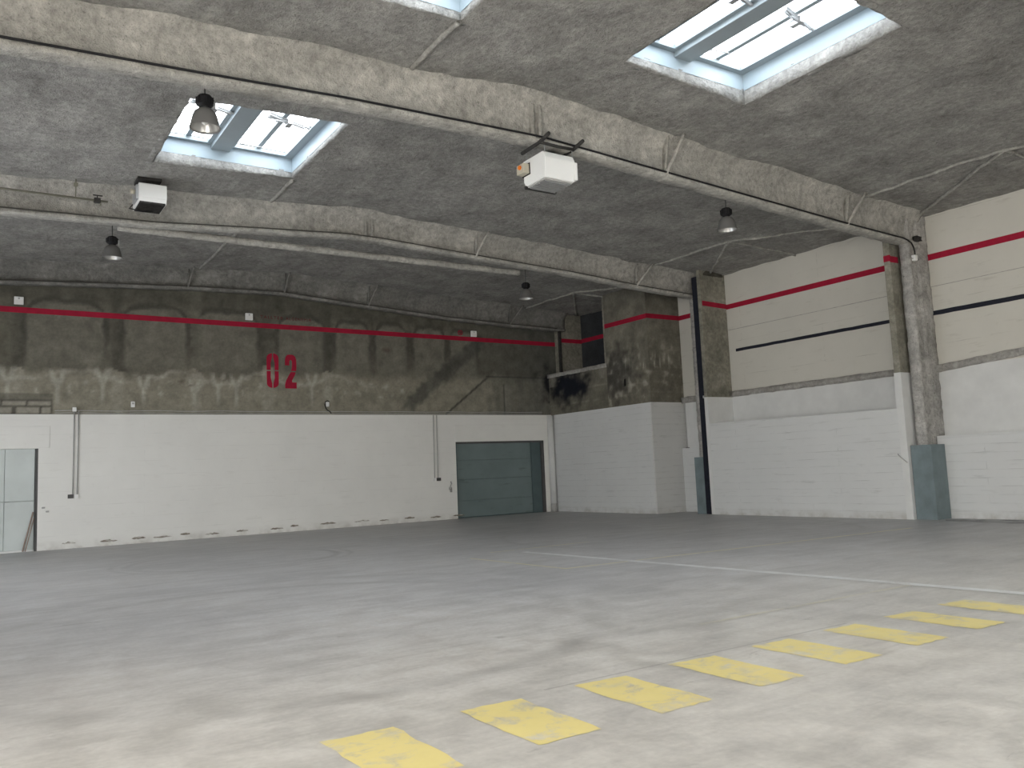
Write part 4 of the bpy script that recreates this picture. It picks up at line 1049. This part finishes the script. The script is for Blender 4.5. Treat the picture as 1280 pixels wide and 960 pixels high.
# ------------------------------------------------------------------ floor paint
def quad(name, pts, mat, z=.003, jag=0.0, seed=1):
    bm = bmesh.new(); rr = random.Random(seed); vs_ = []
    for (xa, ya), (xb, yb_) in zip(pts, pts[1:] + pts[:1]):
        for i in range(8):
            t_ = i / 8; vs_.append(bm.verts.new((lerp(xa, xb, t_) + rr.uniform(-jag, jag), lerp(ya, yb_, t_) + rr.uniform(-jag, jag), z)))
    bm.faces.new(vs_); return obj(name, bm, mat)
FAINT_YELLOW = paint('nearly_gone_yellow_line_paint', (0.64, 0.60, 0.42), 0.36, 0.58, 3.0, 0.45)
ORD = ['nearest the camera, cut by the bottom edge of the photo', 'second from the camera, the whole one nearest the bottom', 'third from the camera', 'fourth from the camera', 'fifth from the camera', 'sixth from the camera', 'seventh from the camera', 'farthest from the camera, at the right edge']
for i in range(8):
    xa = 1.88 + .972 * i
    o = quad('floor_stripe', [(xa, 4.19), (xa + .48, 4.19), (xa + .48, 5.10), (xa, 5.13)], YELLOW, .003, .012, i + 5)
    tag(o, f'worn yellow painted floor block, {ORD[i]}', 'floor marking', 'row of yellow floor blocks')
o = quad('floor_line', [(9.30, 14.0), (9.46, 14.0), (10.05, 4.6), (9.86, 4.6)], WHITE_LINE, .0042, .006, 31); tag(o, 'long faded white line running along the hall floor', 'floor marking')
o = quad('floor_line', [(8.17, 11.01), (17.4, 10.64), (17.4, 10.72), (8.17, 11.09)], THIN_YELLOW, .003, .006, 32); tag(o, 'long thin yellow line crossing beneath the white line', 'floor marking', 'thin yellow floor lines')
o = quad('floor_line', [(8.04, 13.9), (8.11, 13.9), (8.24, 11.09), (8.17, 11.09)], THIN_YELLOW, .003, .006, 33); tag(o, 'short thin yellow line meeting the long one at a corner', 'floor marking', 'thin yellow floor lines')
o = quad('floor_line', [(8.9, 14.46), (11.5, 14.55), (11.5, 14.62), (8.9, 14.53)], THIN_YELLOW, .003, .006, 34); tag(o, 'faint thin yellow line beyond the start of the white line', 'floor marking', 'thin yellow floor lines')
o = quad('floor_line', [(6.2, 6.12), (9.8, 6.08), (9.8, 6.14), (6.2, 6.18)], FAINT_YELLOW, .003, .006, 35); tag(o, 'faint thin yellow line just beyond the yellow blocks', 'floor marking', 'thin yellow floor lines')
bm = bmesh.new(); rr = random.Random(9)
vs_ = [bm.verts.new((19.75 + .55 * math.cos(a) * (1 + rr.uniform(-.3, .3)), 9.9 + 1.4 * math.sin(a) * (1 + rr.uniform(-.2, .2)), .003)) for a in [i * 2 * math.pi / 18 for i in range(18)]]
bm.faces.new(vs_)
OIL = paint('oil_stain', (.035, .033, .03), .40, .60, 3.0, .8)
tag(obj('floor_stain', bm, OIL), 'dark oily stain on the floor at the foot of the right wall', 'stain', kind='structure')

# ------------------------------------------------------------------ world, camera, exposure
w = bpy.data.worlds.new('World'); SC.world = w; w.use_nodes = True
nt = w.node_tree; bg = nt.nodes['Background']
sky = nt.nodes.new('ShaderNodeTexSky'); sky.sky_type = 'HOSEK_WILKIE'; sky.turbidity = 5
nt.links.new(sky.outputs[0], bg.inputs[0]); bg.inputs[1].default_value = 1.0

F, PITCH, ROLL, YAW = 1042.97, 0.10442, -0.0430, 0.58492
cy, sy, cp, sp = math.cos(YAW), math.sin(YAW), math.cos(PITCH), math.sin(PITCH)
fw = Vector((sy * cp, cy * cp, sp)); r0 = Vector((cy, -sy, 0)); u0 = r0.cross(fw)
cr, sr = math.cos(ROLL), math.sin(ROLL)
r_ = cr * r0 + sr * u0; u_ = -sr * r0 + cr * u0
cam = bpy.data.cameras.new('Camera'); co = bpy.data.objects.new('Camera', cam); COL.objects.link(co)
co.matrix_world = Matrix(((r_.x, u_.x, -fw.x, 0), (r_.y, u_.y, -fw.y, 0), (r_.z, u_.z, -fw.z, 1.6), (0, 0, 0, 1)))
cam.sensor_width = 36; cam.lens = 36 * F / 1280; cam.clip_start = .05; cam.clip_end = 200
SC.camera = co
SC.view_settings.view_transform = 'Standard'; SC.view_settings.look = 'None'
SC.view_settings.exposure = 0.42; SC.view_settings.gamma = 1.0
try: SC.view_settings.use_curve_mapping = False
except Exception: pass
SC.cycles.max_bounces = 12; SC.cycles.diffuse_bounces = 6; SC.cycles.use_denoising = True
